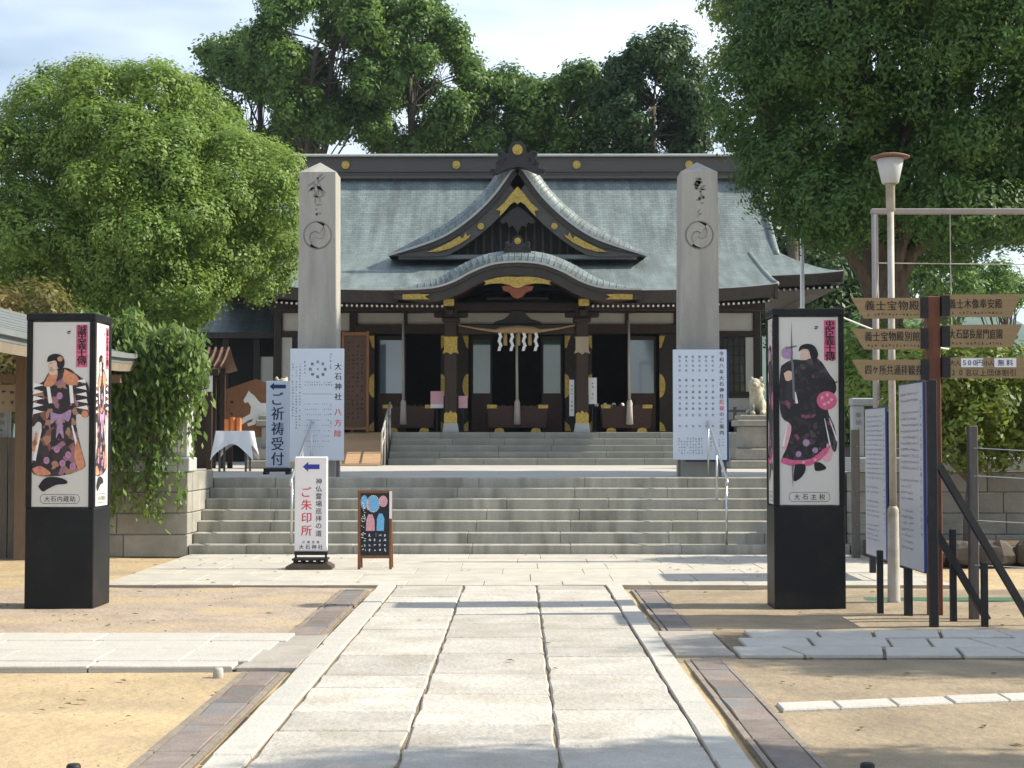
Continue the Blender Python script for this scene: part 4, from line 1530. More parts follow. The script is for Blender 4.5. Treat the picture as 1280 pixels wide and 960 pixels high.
# glazed sliding panels
for x0, x1, gm_ in ((-3.62, -2.90, PANEB), (-1.20, -.66, PANEG), (.62, 1.16, PANEG), (2.84, 3.58, PANEB)):
    f = MB()
    f.box(x0, x1, WY + .10, WY + .15, FL + .02, 2.82, .006)
    p = f.build('sliding_panel', RWOOD, hall)
    fr_ = MB()
    fr_.box(x0, x0 + .05, WY + .09, WY + .16, 2.821, 4.3)
    fr_.box(x1 - .05, x1, WY + .09, WY + .16, 2.821, 4.3)
    fr_.box(x0 + .05, x1 - .05, WY + .09, WY + .16, 4.2, 4.3)
    fr_.build('panel_frame', DWOOD, p)
    MB().box(x0 + .05, x1 - .05, WY + .12, WY + .13, 2.821, 4.199).build('pane', gm_, p)
# wings: lattice windows over a plaster dado
for sx in (-1, 1):
    a, b = sx * 4.22, sx * 6.2
    x0, x1 = min(a, b), max(a, b)
    MB().box(x0, x1, WY + .02, WY + .16, 2.70, 2.86, .01).build('window_sill_beam', DWOOD, hall)
    wn_ = MB().box(x0 + .36, x1 - .30, WY + .13, WY + .14, 2.861, 4.268).build('lattice_window', PANED, hall)
    bars = MB()
    n = 9
    for k in range(n + 1):
        x = x0 + .36 + (x1 - x0 - .66) * k / n
        bars.box(x - .016, x + .016, WY + .08, WY + .125, 2.861, 4.268)
    for k in range(1, 6):
        z = 2.861 + 1.407 * k / 6
        bars.box(x0 + .36, x1 - .30, WY + .09, WY + .12, z - .014, z + .014)
    bars.build('lattice', DWOOD, wn_)
    MB().box(x0 + .03, x0 + .36, WY + .05, WY + .12, 2.861, 4.268).build('plaster_panel', PLAST, hall)
    MB().box(x1 - .30, x1 - .10, WY + .05, WY + .12, 2.861, 4.268).build('plaster_panel', PLAST, hall)
    MB().box(x0, x1, WY + .06, WY + .13, 2.10, 2.699).build('plaster_dado', PLAST, hall)
    MB().box(b - .09, b + .09, WY, WY + .2, FL, 5.5, .01).build('corner_post', DWOOD, hall)
    v = MB()
    v.box(x0, x1, WY - .55, WY - .47, 2.32, 2.38)
    v.box(x0, x1, WY - .55, WY - .47, 2.08, 2.13)
    for k in range(4):
        x = x0 + (x1 - x0) * k / 3
        v.box(x - .035, x + .035, WY - .56, WY - .46, FL, 2.45)
    v.build('veranda_rail', GREYW, hall)

# ceiling-high shimenawa rope with paper streamers
sr = thing('shimenawa_rope', 'straw rope with white paper streamers hung across the porch', 'rope', (0, 39.0, 4.3))
pts = [(-1.45, 39.1, 4.42), (-1.0, 39.0, 4.33), (-.55, 38.97, 4.27), (-.4, 38.97, 4.29), (0, 38.97, 4.31), (.4, 38.97, 4.29), (.55, 38.97, 4.27), (1.0, 39.0, 4.33), (1.40, 39.1, 4.42)]
MB().tube(pts, [.02, .024, .04, .085, .10, .085, .04, .024, .02], 10).build('straw_rope', STRAW, sr, smooth=True)
for x in (-.44, -.15, .15, .44):
    m = MB()
    z = 4.22; xx = x
    for k in range(4):
        d = (.035, -.03, .035, -.03)[k]
        m.add([(xx - .036, 38.95, z), (xx + .036, 38.95, z), (xx + .036 + d, 38.94 - .01 * k, z - .12), (xx - .036 + d, 38.94 - .01 * k, z - .12)], [(0, 1, 2, 3)])
        z -= .108; xx += d * .4
    sol = m.build('paper_streamer', PAPER, sr)
    sm = sol.modifiers.new('thick', 'SOLIDIFY'); sm.thickness = .004
for x in (-.30, 0.02, .30):
    MB().lathe([(.035, 4.22), (.05, 4.1), (.05, 3.92), (.02, 3.91)], x, 38.97, 8).build('straw_tassel', STRAW, sr, smooth=True)

# bell ropes
for x, lab in ((-.02, 'pale bell rope hanging over the central offertory chest'), (-2.86, 'pale bell rope hanging in the door bay beside the plank ramp'), (2.78, 'pale bell rope hanging in the door bay with the white vessels')):
    t = thing('bell_rope', lab, 'rope', (x, 39.9, 2.1), 0)
    MB().tube([(x, 39.9, 4.6), (x, 39.9, 3.6), (x + .01, 39.9, 2.6)], [.03, .032, .036], 8).build('rope', ROPEM, t, smooth=True)
    MB().lathe([(.04, 2.62), (.07, 2.55), (.075, 2.35), (.09, 2.0), (.03, 1.99)], x + .01, 39.9, 10).build('tassel', ROPEM, t, smooth=True)

# offertory chests
def chest(cx, w, lab):
    t = thing('offertory_chest', lab, 'chest', (cx, 40.2, FL))
    h = w / 2
    m = MB()
    p = [(cx - h * .93, FL + .12), (cx + h * .93, FL + .12), (cx + h, FL + .66), (cx - h, FL + .66)]
    m.prism(p, 39.95, 40.55, 'y')
    m.build('body', RWOOD, t)
    for sx in (-1, 1):
        MB().prism([(cx + sx * h * .60 - .13, FL), (cx + sx * h * .60 + .13, FL), (cx + sx * h * .60 + .10, FL + .09), (cx + sx * h * .60, FL + .118), (cx + sx * h * .60 - .10, FL + .09)], 39.92, 40.0, 'y').build('gilt_foot', GOLD, t)
        MB().box(cx + sx * (h - .12) - .12, cx + sx * (h - .12) + .12, 39.925, 39.948, FL + .60, FL + .69).build('gilt_corner', GOLD, t)
    s_ = MB()
    for k in range(9):
        x = cx - h * .9 + w * .9 * k / 8
        s_.box(x - .02, x + .02, 39.96, 40.54, FL + .662, FL + .70)
    s_.build('slats', RWOOD, t)
chest(.0, 1.52, 'widest red-brown wooden offertory chest, under the straw rope')
chest(-2.72, 1.30, 'red-brown wooden offertory chest in the door bay beside the plank ramp')
chest(2.72, 1.28, 'red-brown wooden offertory chest beside the white vessels')
# small poster stands and papers on the columns
t = thing('poster_stand', 'small stand with pink poster above a white strip, beside a porch column', 'poster', (-2.0, 39.7, FL))
MB().box(-2.16, -1.84, 39.68, 39.72, 2.40, 2.82).build('poster', LPINK, t)
MB().box(-2.16, -1.84, 39.675, 39.679, 2.40, 2.50).build('text_strip', PAPER, t)
MB().box(-2.02, -1.98, 39.725, 39.76, FL, 2.6).build('leg', BLACKW, t)
MB().box(-2.2, -1.8, 39.55, 39.9, FL, FL + .03).build('foot', BLACKW, t)
t = thing('poster_stand', 'smaller stand of plain pink leaflets between porch column and middle doors', 'poster', (-1.35, 39.6, FL))
MB().box(-1.46, -1.24, 39.58, 39.62, 2.40, 2.70).build('leaflet', LPINK, t)
MB().box(-1.37, -1.33, 39.625, 39.65, FL, 2.6).build('leg', BLACKW, t)
MB().box(-1.5, -1.2, 39.5, 39.8, FL, FL + .03).build('foot', BLACKW, t)
for a, b, z0, z1, lab in ((1.28, 1.40, 2.2, 3.1, 'narrow long white paper notice beside a porch column, facing the widest chest'), (1.76, 1.96, 2.5, 3.15, 'wider short white paper notice beside a porch column')):
    t = thing('paper_notice', lab, 'notice', ((a + b) / 2, 39.6, FL))
    MB().box(a, b, 39.60, 39.62, z0, z1).build('sheet', PAPER, t)
    ik = Ink(((a + b) / 2, 39.60, 0), lift=.002)
    ik.specks(-.03, .03, z0 + .1, z1 - .1, .07)
    ik.build('print', GINK, t, kind='stuff')
    MB().box((a + b) / 2 - .015, (a + b) / 2 + .015, 39.625, 39.65, FL, z1).build('stake', BLACKW, t)
    MB().box((a + b) / 2 - .12, (a + b) / 2 + .12, 39.5, 39.75, FL, FL + .03).build('foot', BLACKW, t)
# amulet shelf with white jars
t = thing('offering_table', 'low dark table carrying a row of small white vessels', 'table', (2.2, 41.0, FL))
MB().box(1.95, 3.0, 40.85, 41.1, 2.42, 2.46).build('top', BLACKW, t)
for x in (2.0, 2.95):
    MB().box(x - .02, x + .02, 40.87, 41.08, FL, 2.419).build('leg', BLACKW, t)
for k in range(5):
    MB().lathe([(.04, 2.462), (.055, 2.49), (.05, 2.53), (.02, 2.56)], 2.02 + k * .22, 40.97, 10).build('vessel', PAPER, t, smooth=True)

# ------------------------------------------------------------------ hall steps, ramp, sign board
hs = thing('hall_steps', 'five grey stone steps leading up to the porch of the hall', 'stairs', (0, 37.7, 1.015))
random.seed(31)
for k in range(5):
    z1 = 1.015 + .1565 * (k + 1)
    y0 = 37.70 + .30 * k
    x = -3.05
    while x < 3.95:
        w = random.uniform(1.1, 1.5)
        xb = min(x + w, 3.96)
        if 3.96 - xb < .4: xb = 3.96
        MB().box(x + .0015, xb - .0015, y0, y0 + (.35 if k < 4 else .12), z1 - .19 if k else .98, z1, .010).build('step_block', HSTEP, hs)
        x = xb
rp_ = thing('wooden_ramp', 'pale plank ramp beside the hall steps', 'ramp', (-3.55, 37.0, 1.015))
n = 12
for k in range(n):
    y0 = 36.4 + 2.6 * k / n; y1 = y0 + 2.6 / n - .012
    z0 = 1.05 + .74 * k / n; z1 = 1.05 + .74 * (k + .95) / n
    MB().add([(-4.2, y0, z0), (-3.16, y0, z0), (-3.16, y1, z1), (-4.2, y1, z1), (-4.2, y0, z0 - .03), (-3.16, y0, z0 - .03), (-3.16, y1, z1 - .03), (-4.2, y1, z1 - .03)],
             [(0, 1, 2, 3), (7, 6, 5, 4), (0, 4, 5, 1), (1, 5, 6, 2), (2, 6, 7, 3), (3, 7, 4, 0)]).build('plank', PWOOD, rp_)
for x in (-4.15, -3.2):
    MB().prism([(36.45, 1.016), (38.97, 1.016), (38.97, 1.72), (36.45, 1.03)], x - .03, x + .03, 'x').build('side_board', GREYW, rp_)
rr_ = thing('ramp_railing', 'grey metal railing between the ramp and the hall steps', 'railing', (-3.1, 37.6, 1.015))
MB().tube([(-3.1, 36.5, 1.75), (-3.1, 38.9, 2.52)], .025, 8).build('rail', PGREY, rr_, smooth=True)
MB().tube([(-3.1, 36.5, 1.45), (-3.1, 38.9, 2.20)], .018, 8).build('mid_rail', PGREY, rr_, smooth=True)
for k in range(4):
    y = 36.5 + .8 * k
    MB().tube([(-3.1, y, 1.016), (-3.1, y, 1.75 + .32 * .8 * k)], .022, 8).build('post', PGREY, rr_, smooth=True)
ws = thing('wooden_signboard', 'tall brown framed wooden history board standing behind the plank ramp', 'sign', (-3.95, 38.9, FL))
MB().box(-4.22, -3.68, 38.9, 38.95, FL + .12, 4.15).build('panel', mat('board_wood', (0.085, 0.047, 0.03), .6, .2, 5, stretch=(6, 6, .6)), ws)
fr_ = MB()
fr_.box(-4.28, -4.221, 38.87, 38.98, FL, 4.25); fr_.box(-3.679, -3.62, 38.87, 38.98, FL, 4.25)
fr_.box(-4.22, -3.68, 38.87, 38.98, 4.152, 4.23); fr_.box(-4.22, -3.68, 38.87, 38.98, FL + .06, FL + .118)
fr_.build('frame', OWOOD, ws)
ik = Ink((-3.95, 38.9, 0))
ik.specks(-.22, .22, FL + .3, 4.05, .085, fill=.9)
ik.build('print', INK, ws, kind='stuff')
# side corridor behind the hall's left corner
sc_ = thing('side_corridor', 'low corridor building with curved copper roof behind the horse board', 'building', (-8.0, 45, 1.015))
rows = []
for i in range(9):
    u = i / 8
    rows.append([(-9.2 + .12 * (1 - u), 43.6 + 2.0 * (1 - u), 4.58 + 1.05 * (1 - u) ** 1.5), (-8.2, 43.6 + 2.0 * (1 - u), 4.55 + .95 * (1 - u) ** 1.5), (-6.4, 43.6 + 2.0 * (1 - u), 4.55 + .9 * (1 - u) ** 1.5)])
MB().grid(rows).build('roof', ROOF, sc_, smooth=True)
MB().box(-9.15, -6.4, 43.62, 43.72, 4.40, 4.545).build('eave_board', FASC, sc_)
MB().box(-9.0, -6.4, 44.6, 44.7, 1.015, 4.5).build('back_wall', DARKIN, sc_)
for x in (-8.9, -8.0, -7.15, -6.55):
    MB().box(x - .09, x + .09, 43.8, 43.98, 1.015, 4.42, .01).build('post', DWOOD, sc_)
MB().box(-7.06, -6.64, 43.85, 43.92, 2.6, 3.9).build('plaster_panel', PLAST, sc_)

# ------------------------------------------------------------------ black light-box pillars with printed figures
def print_figure(par, U0, uvec, zlo, zhi, w, style, lift=.002, nvec=None):
    """generic robed figure printed on the panel: stacked flat shapes, u across, v up from the panel foot"""
    H = zhi - zlo
    def lay(m, k, polys, name):
        ik = Ink(U0, uvec, (0, 0, 1), lift + .0007 * k)
        for p in polys:
            ik.poly([(a * w, zlo + b * H) for a, b in p])
        ik.build(name, m, par, world=False)
    sm = lambda p: cr(list(p) + [p[0]], 4)[:-1]
    def thick(p, q, t0, t1):
        d = Vector((q[0] - p[0], (q[1] - p[1]) * H / w)); d.normalize()
        nx_, nz_ = -d.y, d.x * w / H
        return [(p[0] + nx_ * t0, p[1] + nz_ * t0), (q[0] + nx_ * t1, q[1] + nz_ * t1), (q[0] - nx_ * t1, q[1] - nz_ * t1), (p[0] - nx_ * t0, p[1] - nz_ * t0)]
    rg = random.Random(5 if style == 'left' else 8)
    if style == 'left':
        robe = [(-.30, .68), (-.22, .725), (-.08, .745), (.12, .75), (.28, .715), (.46, .67), (.50, .60), (.50, .50), (.42, .485), (.34, .50), (.27, .49), (.30, .40), (.38, .30), (.44, .225), (.36, .20), (.15, .175), (-.10, .165), (-.34, .165), (-.50, .19), (-.47, .27), (-.38, .36), (-.33, .44), (-.40, .46), (-.50, .44), (-.50, .62)]
        lay(ROBEL, 0, [sm(robe)], 'printed_robe')
        zig = []
        for k in range(5):
            z = .52 + k * .036
            zig.append([(.48 - .01 * k, z + .004), (.26, z + .016), (.46 - .01 * k, z + .028)])
            zig.append([(-.49, z - .02), (-.30, z - .006), (-.48, z + .008)])
        lay(PAPER, 1, zig + [thick((-.34, .42), (-.46, .25), .012, .03), thick((.20, .44), (.34, .27), .012, .03), thick((-.24, .68), (-.18, .56), .03, .03), thick((.16, .69), (.20, .56), .03, .03)], 'printed_sleeve_bands')
        lay(ORNGP, 2, [sm([(.30, .37), (.43, .23), (.33, .20), (.24, .28)]), sm([(-.49, .205), (-.40, .17), (-.16, .178), (-.34, .22)]), sm([(-.20, .72), (-.06, .735), (-.12, .66), (-.30, .655)]), sm([(.06, .745), (.30, .70), (.22, .655), (.04, .68)]), thick((-.42, .40), (-.47, .30), .02, .03), circ(.42, .50, .02, 10, .06), circ(-.45, .345, .016, 10, .05)], 'printed_orange_patches')
        lay(MAUVEP, 3, [sm([(-.18, .515), (.0, .50), (.18, .525), (.14, .46), (.03, .475), (.06, .37), (-.02, .40), (-.08, .37), (-.06, .47), (-.16, .45)])] + [circ(a_, b_, .020, 9, .055) for a_, b_ in ((-.06, .31), (.14, .28), (-.24, .25), (.04, .235), (.22, .22), (-.02, .60))], 'printed_sash')
        lay(PINK, 4, [circ(a_, b_, .009, 8, .026) for a_, b_ in ((-.06, .31), (.14, .28), (-.24, .25), (.04, .235), (.22, .22), (-.02, .60), (-.36, .21))], 'printed_flowers')
        lay(SKINP, 4, [circ(-.15, .765, .034, 14, .075), sm([(-.22, .745), (-.08, .745), (-.08, .715), (-.20, .715)])], 'printed_face')
        lay(INK, 5, [sm([(-.25, .785), (-.22, .815), (-.10, .828), (.02, .815), (.06, .775), (.0, .735), (-.06, .755), (-.09, .79), (-.20, .785)]), sm([(-.38, .11), (-.26, .155), (-.06, .16), (.10, .145), (.12, .125), (-.06, .118), (-.20, .098), (-.30, .082)]), thick((-.20, .775), (-.16, .778), .006, .004), thick((-.19, .752), (-.15, .750), .004, .004)], 'printed_hair_and_sandal')
        lay(ORNGP, 6, [circ(-.02, .80, .014, 10, .05)], 'printed_hair_band')
        title, name_ = '誠忠義士傳', '大石内蔵助'
    else:
        lay(LPINK, 0, [sm([(-.46, .30), (-.38, .42), (-.20, .44), (-.06, .30), (-.2, .27)]), sm([(.12, .44), (.28, .42), (.42, .28), (.44, .40), (.36, .24), (.20, .26)])], 'printed_skirt')
        robe = [(-.46, .74), (-.34, .765), (-.22, .775), (-.08, .77), (.10, .785), (.22, .76), (.34, .70), (.44, .655), (.46, .61), (.38, .57), (.32, .50), (.42, .42), (.47, .33), (.42, .28), (.32, .36), (.26, .27), (.06, .22), (-.18, .212), (-.46, .228), (-.36, .32), (-.30, .42), (-.46, .47), (-.50, .60), (-.48, .70)]
        lay(ROBER, 1, [sm(robe)], 'printed_robe')
        lay(PINK, 2, [circ(.30, .555, .050, 18, .17), sm([(-.48, .225), (-.30, .207), (.02, .210), (.26, .26), (.36, .315), (.24, .295), (.02, .245), (-.26, .238), (-.44, .25)])], 'printed_pink_patches')
        lay(LPINK, 3, [circ(a_, b_, .009, 8, .026) for a_, b_ in ((.22, .57), (.33, .545), (.31, .585), (.38, .56), (.26, .535), (-.10, .226), (.10, .24))], 'printed_flowers')
        lay(PAPER, 2, [thick((-.36, .44), (-.44, .31), .005, .02), thick((.34, .46), (.47, .34), .004, .016), thick((.26, .46), (.36, .30), .004, .014), thick((-.24, .60), (-.20, .54), .02, .02)], 'printed_pale_folds')
        lay(MAUVEP, 3, [circ(-.36, .81, .034, 14, .10), circ(-.05, .33, .02, 9, .06), circ(-.18, .27, .016, 9, .05), circ(.10, .29, .016, 9, .05)], 'printed_patches')
        lay(SKINP, 4, [circ(-.06, .80, .030, 14, .07), sm([(-.42, .70), (-.34, .715), (-.26, .70), (-.28, .67), (-.38, .66)])], 'printed_face')
        lay(INK, 5, [sm([(-.17, .815), (-.14, .845), (-.02, .858), (.10, .845), (.16, .80), (.10, .765), (.04, .785), (.0, .825), (-.10, .83)]), sm([(-.24, .215), (-.08, .215), (-.07, .18), (-.14, .145), (-.24, .125), (-.27, .14)]), sm([(.08, .225), (.18, .225), (.28, .20), (.24, .185), (.10, .182)]), thick((.28, .64), (.48, .655), .008, .012)], 'printed_hair_and_shoes')
        lay(GINK, 6, [[(-.305, .76), (-.285, .98), (-.265, .76)], [(-.38, .838), (-.20, .85), (-.20, .842), (-.38, .83)], [(-.29, .76), (-.27, .56), (-.23, .56), (-.255, .76)], [(-.30, .22), (-.28, .09), (-.26, .22)]], 'printed_blade')
        title, name_ = '忠臣義士傳', '大石主税'
    lay(PINK, 1, [[(.26, .755 if style == 'left' else .77), (.46, .755 if style == 'left' else .77), (.46, .985), (.26, .985)]], 'printed_title_strip')
    t_ = Ink(U0, uvec, (0, 0, 1), lift + .0028)
    t_.vert(title, .36 * w, zlo + .98 * H, .17 * w, .042 * H, .012)
    t_.specks(.09 * w, .17 * w, zlo + .92 * H, zlo + .975 * H, .09 * w, rng=random.Random(3), fill=1)
    c = len(name_)
    t_.horiz(name_, -.28 * w, zlo + .042 * H, .105 * w, .56 * w / c)
    t_.build('lettering', INK, par, world=False)
    fr = Ink(U0, uvec, (0, 0, 1), lift + .001)
    a, b, z0, z1 = -.34, .34, .018, .066
    pl = [(a + .04, z0), (b - .04, z0), (b, z0 + .012), (b, z1 - .012), (b - .04, z1), (a + .04, z1), (a, z1 - .012), (a, z0 + .012)]
    for i in range(len(pl)):
        p, q = pl[i], pl[(i + 1) % len(pl)]
        d = Vector((q[0] - p[0], (q[1] - p[1]) * H / w, 0)).normalized() * .006
        nx_, nz_ = -d.y, d.x
        fr.add([fr.p(p[0] * w + nx_ * .3, zlo + p[1] * H + nz_ * .3), fr.p(q[0] * w + nx_ * .3, zlo + q[1] * H + nz_ * .3), fr.p(q[0] * w - nx_ * .3, zlo + q[1] * H - nz_ * .3), fr.p(p[0] * w - nx_ * .3, zlo + p[1] * H - nz_ * .3)], [(0, 1, 2, 3)])
    fr.build('name_frame', INK, par, world=False)

def lightbox(cx, y0, w, d, h, rz, style, lab):
    t = thing('light_box_pillar', lab, 'sign pillar', (cx, y0 + d / 2, -.055), rz)
    hw, hd = w / 2, d / 2
    zb = h * .345
    MB().box(-hw, hw, -hd, hd, 0, zb, .008).build('base', BLACKP, t, world=False)
    MB().box(-hw - .006, hw + .006, -hd - .006, hd + .006, h - .07, h, .008).build('cap', BLACKP, t, world=False)
    e = .055
    for sx in (-1, 1):
        for sy in (-1, 1):
            MB().box(sx * hw - (e if sx > 0 else 0), sx * hw + (0 if sx > 0 else e), sy * hd - (e if sy > 0 else 0), sy * hd + (0 if sy > 0 else e), zb + .001, h - .071, .004).build('corner_frame', BLACKP, t, world=False)
    zl, zh = zb + .012, h - .085
    for q in (-1, 1):
        p = MB().box(-hw + e + .001, hw - e - .001, q * (hd - .016) - .003, q * (hd - .016) + .003, zl, zh).build('front_panel' if q < 0 else 'rear_panel', ACRYL, t, world=False)
        if q < 0:
            print_figure(p, (0, -(hd - .016) - .003, 0), (1, 0, 0), zl, zh, w - 2 * e, style)
        p = MB().box(q * (hw - .016) - .003, q * (hw - .016) + .003, -hd + e + .001, hd - e - .001, zl, zh).build('side_panel', ACRYL, t, world=False)
        if (q > 0) == (style == 'left'):
            print_figure(p, (q * (hw - .016) + q * .003, 0, 0), (0, q, 0), zl, zh, d - 2 * e, style)
    return t
lightbox(-4.355, 15.25, .66, .56, 2.84, R(-1.5), 'left', 'black light-box pillar with a figure in banded orange and black robe')
lightbox(2.79, 15.32, .68, .46, 2.89, R(0), 'right', 'black light-box pillar with a figure in black and pink robe holding a sword')

# ------------------------------------------------------------------ boards in front of the granite pillars
def legboard(name, lab, cx, y, w, z0, z1, zg, m, thick=.03):
    t = thing(name, lab, 'sign', (cx, y, zg))
    p = MB().box(cx - w / 2, cx + w / 2, y - thick / 2, y + thick / 2, z0, z1, .006).build('panel', m, t)
    for sx in (-1, 1):
        x = cx + sx * (w / 2 - .10)
        MB().box(x - .02, x + .02, y + thick / 2 + .002, y + thick / 2 + .042, zg, z1 - .1, .004).build('leg', GREYW, t)
    return t, p
t, p = legboard('direction_charm_board', 'pale blue-white board with a ring diagram and red 八方除 lettering', -3.10, 24.72, .835, 1.27, 3.0, 1.015, BOARDW)
y = 24.72 - .015
k1 = Ink((-3.10, y, 0))
k1.vert('大石神社', .325, 2.80, .115, .155, .006)
ring = [('北', 90), ('東', 0), ('南', 270), ('西', 180)]
cxr, czr = .01, 2.68
for i in range(8):
    a = R(45 * i)
    k1.ch('北乾西坤南巽東艮'[i], cxr + .115 * math.sin(-a), czr + .115 * math.cos(a), .052, .008)
k1.ch('中', cxr, czr, .035, .008)
k1.build('lettering', INK, p)
k2 = Ink((-3.10, y, 0))
k2.vert('八方除', .325, 2.10, .118, .165, .006)
k2.build('red_lettering', RINK, p)
k3 = Ink((-3.10, y, 0))
rg = random.Random(2)
for u in (-.375, -.32, -.265):
    k3.specks(u - .02, u + .02, 1.75 + (.0 if u > -.33 else .1), 2.78, .035, rng=rg, fill=.85)
k3.specks(-.21, -.17, 2.60, 2.82, .04, rng=rg, fill=1)
k3.specks(.19, .23, 2.68, 2.94, .04, rng=rg, fill=1)
k3.specks(-.20, .24, 2.42, 2.50, .028, rng=rg)
k3.rect(-.22, .24, 2.295, 2.300)
for r_ in range(8):
    k3.specks(-.20, .20, 1.55 + r_ * .082, 1.585 + r_ * .082, .026, rng=rg, fill=.8)
k3.specks(.20, .23, 1.70, 2.16, .03, rng=rg)
k3.specks(-.20, .10, 1.47, 1.50, .02, rng=rg)
k3.build('small_print', GINK, p, kind='stuff')

t, p = legboard('unlucky_years_board', 'pale blue-white board with six columns of dates and a title column', 2.815, 24.72, .83, 1.28, 2.985, 1.015, BOARDW)
k1 = Ink((2.815, y, 0))
k1.vert('令和八年大石神社', .335, 2.97, .075, .094, .004)
k1.vert('のご案内', .335, 2.97 - .094 * 10, .075, .094, .004)
k1.build('lettering', INK, p)
k2 = Ink((2.815, y, 0))
k2.vert('厄祓', .335, 2.97 - .094 * 8, .078, .094, .006)
k2.build('red_lettering', RINK, p)
k3 = Ink((2.815, y, 0))
for u in range(6):
    a = -.31 + u * .102
    for i, z in enumerate((2.87, 2.81, 2.73, 2.66, 2.51, 2.42, 2.33, 2.24, 2.15, 2.07, 1.97, 1.80)):
        k3.ch('昭生平年数才歳前本後厄年'[i], a, z, .042, .01)
k3.specks(-.35, .05, 1.36, 1.63, .035, fill=.85, rng=rg)
k3.specks(.10, .19, 1.42, 1.63, .035, fill=.85, rng=rg)
k3.specks(.27, .38, 1.48, 1.62, .035, fill=.8, rng=rg)
k3.build('small_print', GINK, p, kind='stuff')
t = thing('blue_backing_board', 'blue board standing edge-on behind the unlucky years board', 'board', (2.9, 24.84, 1.015))
MB().box(2.60, 3.27, 24.80, 24.83, 1.25, 2.95, .004).build('panel', mat('blue_board', (.03, .07, .22), .6, .1), t)
MB().box(3.20, 3.24, 24.835, 24.87, 1.015, 2.6).build('leg', GREYW, t)

# arrow shape
def arrow(ink, cx, cz, w, h):
    a = w / 2
    ink.poly([(cx - a, cz), (cx - a + h * .55, cz + h / 2), (cx - a + h * .55, cz + h * .24), (cx + a, cz + h * .24), (cx + a, cz - h * .24), (cx - a + h * .55, cz - h * .24), (cx - a + h * .55, cz - h / 2)])
# prayer reception sign on the terrace
t = thing('prayer_reception_sign', 'narrow pale blue standing sign reading ご祈祷受付 with a navy arrow', 'sign', (-4.02, 26.8, 1.015))
p = MB().box(-4.21, -3.82, 26.76, 26.84, 1.12, 2.58, .012).build('panel', BOARDW, t)
k = Ink((-4.015, 26.76, 0)); k.vert('ご祈祷受付', 0, 2.41, .24, .252, .008, .92); k.build('lettering', NINK, p)
k = Ink((-4.015, 26.76, 0)); arrow(k, 0, 2.485, .27, .13); k.build('arrow', NINK, p)
fr_ = MB()
fr_.box(-4.24, -3.79, 26.70, 26.90, 1.06, 1.118, .01)
for sx in (-4.2, -3.83):
    fr_.box(sx - .02, sx + .02, 26.6, 27.0, 1.02, 1.059, .008)
fr_.build('base', BLACKW, t)
for sx in (-4.2, -3.83):
    MB().prism(circ(26.62, 1.042, .027, 10), sx - .03, sx + .03, 'x').build('wheel', BLACKW, t)

# stamp office sign at the foot of the stairs
t = thing('stamp_office_sign', 'narrow white standing sign reading ご朱印所 with a blue arrow', 'sign', (-2.54, 19.75, 0))
p = MB().box(-2.745, -2.34, 19.72, 19.78, .21, 1.375, .012).build('panel', BOARDP, t)
MB().box(-2.745, -2.34, 19.721, 19.779, .165, .209).build('bottom_rail', BLACKW, t)
o = (-2.5425, 19.72, 0)
k = Ink(o); arrow(k, .0, 1.25, .205, .12); k.build('arrow', BINK, p)
k = Ink(o); k.vert('神仏霊場巡拝の道', .095, 1.115, .082, .091, .002); k.horiz('大石神社', -.155, .265, .062, .078, .003)
k.horiz('元禄忠臣', -.12, .325, .035, .06, .004)
k.build('lettering', INK, p)
k = Ink(o); k.vert('ご朱印所', -.055, 1.02, .138, .158, .005); k.build('red_lettering', RINK, p)
for x in (-2.73, -2.36):
    MB().box(x - .012, x + .012, 19.735, 19.765, .05, .164).build('leg', BLACKW, t)
b = MB()
b.prism([(-2.83, 0), (-2.27, 0), (-2.27, .035), (-2.33, .07), (-2.77, .07), (-2.83, .035)], 19.55, 19.95, 'y')
b.build('weighted_base', mat('base_rubber', (.10, .075, .055), .8, .2), t)
b = MB()
b.box(-2.76, -2.33, 19.6, 19.9, .105, .13, .005)
for k_ in range(5):
    x = -2.73 + k_ * .0925
    b.box(x - .014, x + .014, 19.62, 19.88, .071, .105)
b.build('base_rack', BLACKW, t)

# chalkboard
t = thing('chalkboard_stand', 'wooden framed chalkboard with blue and pink drawings on thin legs', 'chalkboard', (-1.745, 19.62, 0))
x0, x1, y = -1.955, -1.535, 19.60
fr_ = MB()
fr_.box(x0, x0 + .035, y, y + .03, 0.0, .965, .004); fr_.box(x1 - .035, x1, y, y + .03, 0.0, .965, .004)
fr_.box(x0 + .0351, x1 - .0351, y + .002, y + .028, .93, .963); fr_.box(x0 + .0351, x1 - .0351, y + .002, y + .028, .135, .17)
fr_.build('frame', OWOOD, t)
rl = MB()
for x in (x0 + .02, x1 - .02):
    rl.beam((x, y + .035, .90), (x, y + .32, .0), .025, .025)
rl.build('rear_leg', OWOOD, t)
p = MB().box(x0 + .036, x1 - .036, y + .008, y + .022, .171, .929).build('board', CHALKD, t)
o = ((x0 + x1) / 2, y + .008, 0)
k = Ink(o, lift=.002)
k.poly(circ(-.02, .80, .095, 18, .07)); k.poly(circ(-.13, .82, .085, 16, .045)); k.poly([(.02, .47), (.11, .47), (.115, .62), (.09, .68), (.05, .68), (.025, .62)])
k.build('blue_chalk', CHALKB, p)
k = Ink(o, lift=.003)
k.poly(circ(.10, .83, .070, 16, .055)); k.poly([(-.11, .47), (0, .47), (-.005, .60), (-.03, .67), (-.08, .67), (-.105, .60)]); k.poly(circ(-.085, .78, .06, 12, .018))
k.build('pink_chalk', CHALKP, p)
k = Ink(o, lift=.004)
rg = random.Random(12)
for r_ in range(4):
    z = .42 - r_ * .062
    x = -.15
    k.specks(-.155, .155, z - .024, z + .024, .042, rng=rg, fill=.92)
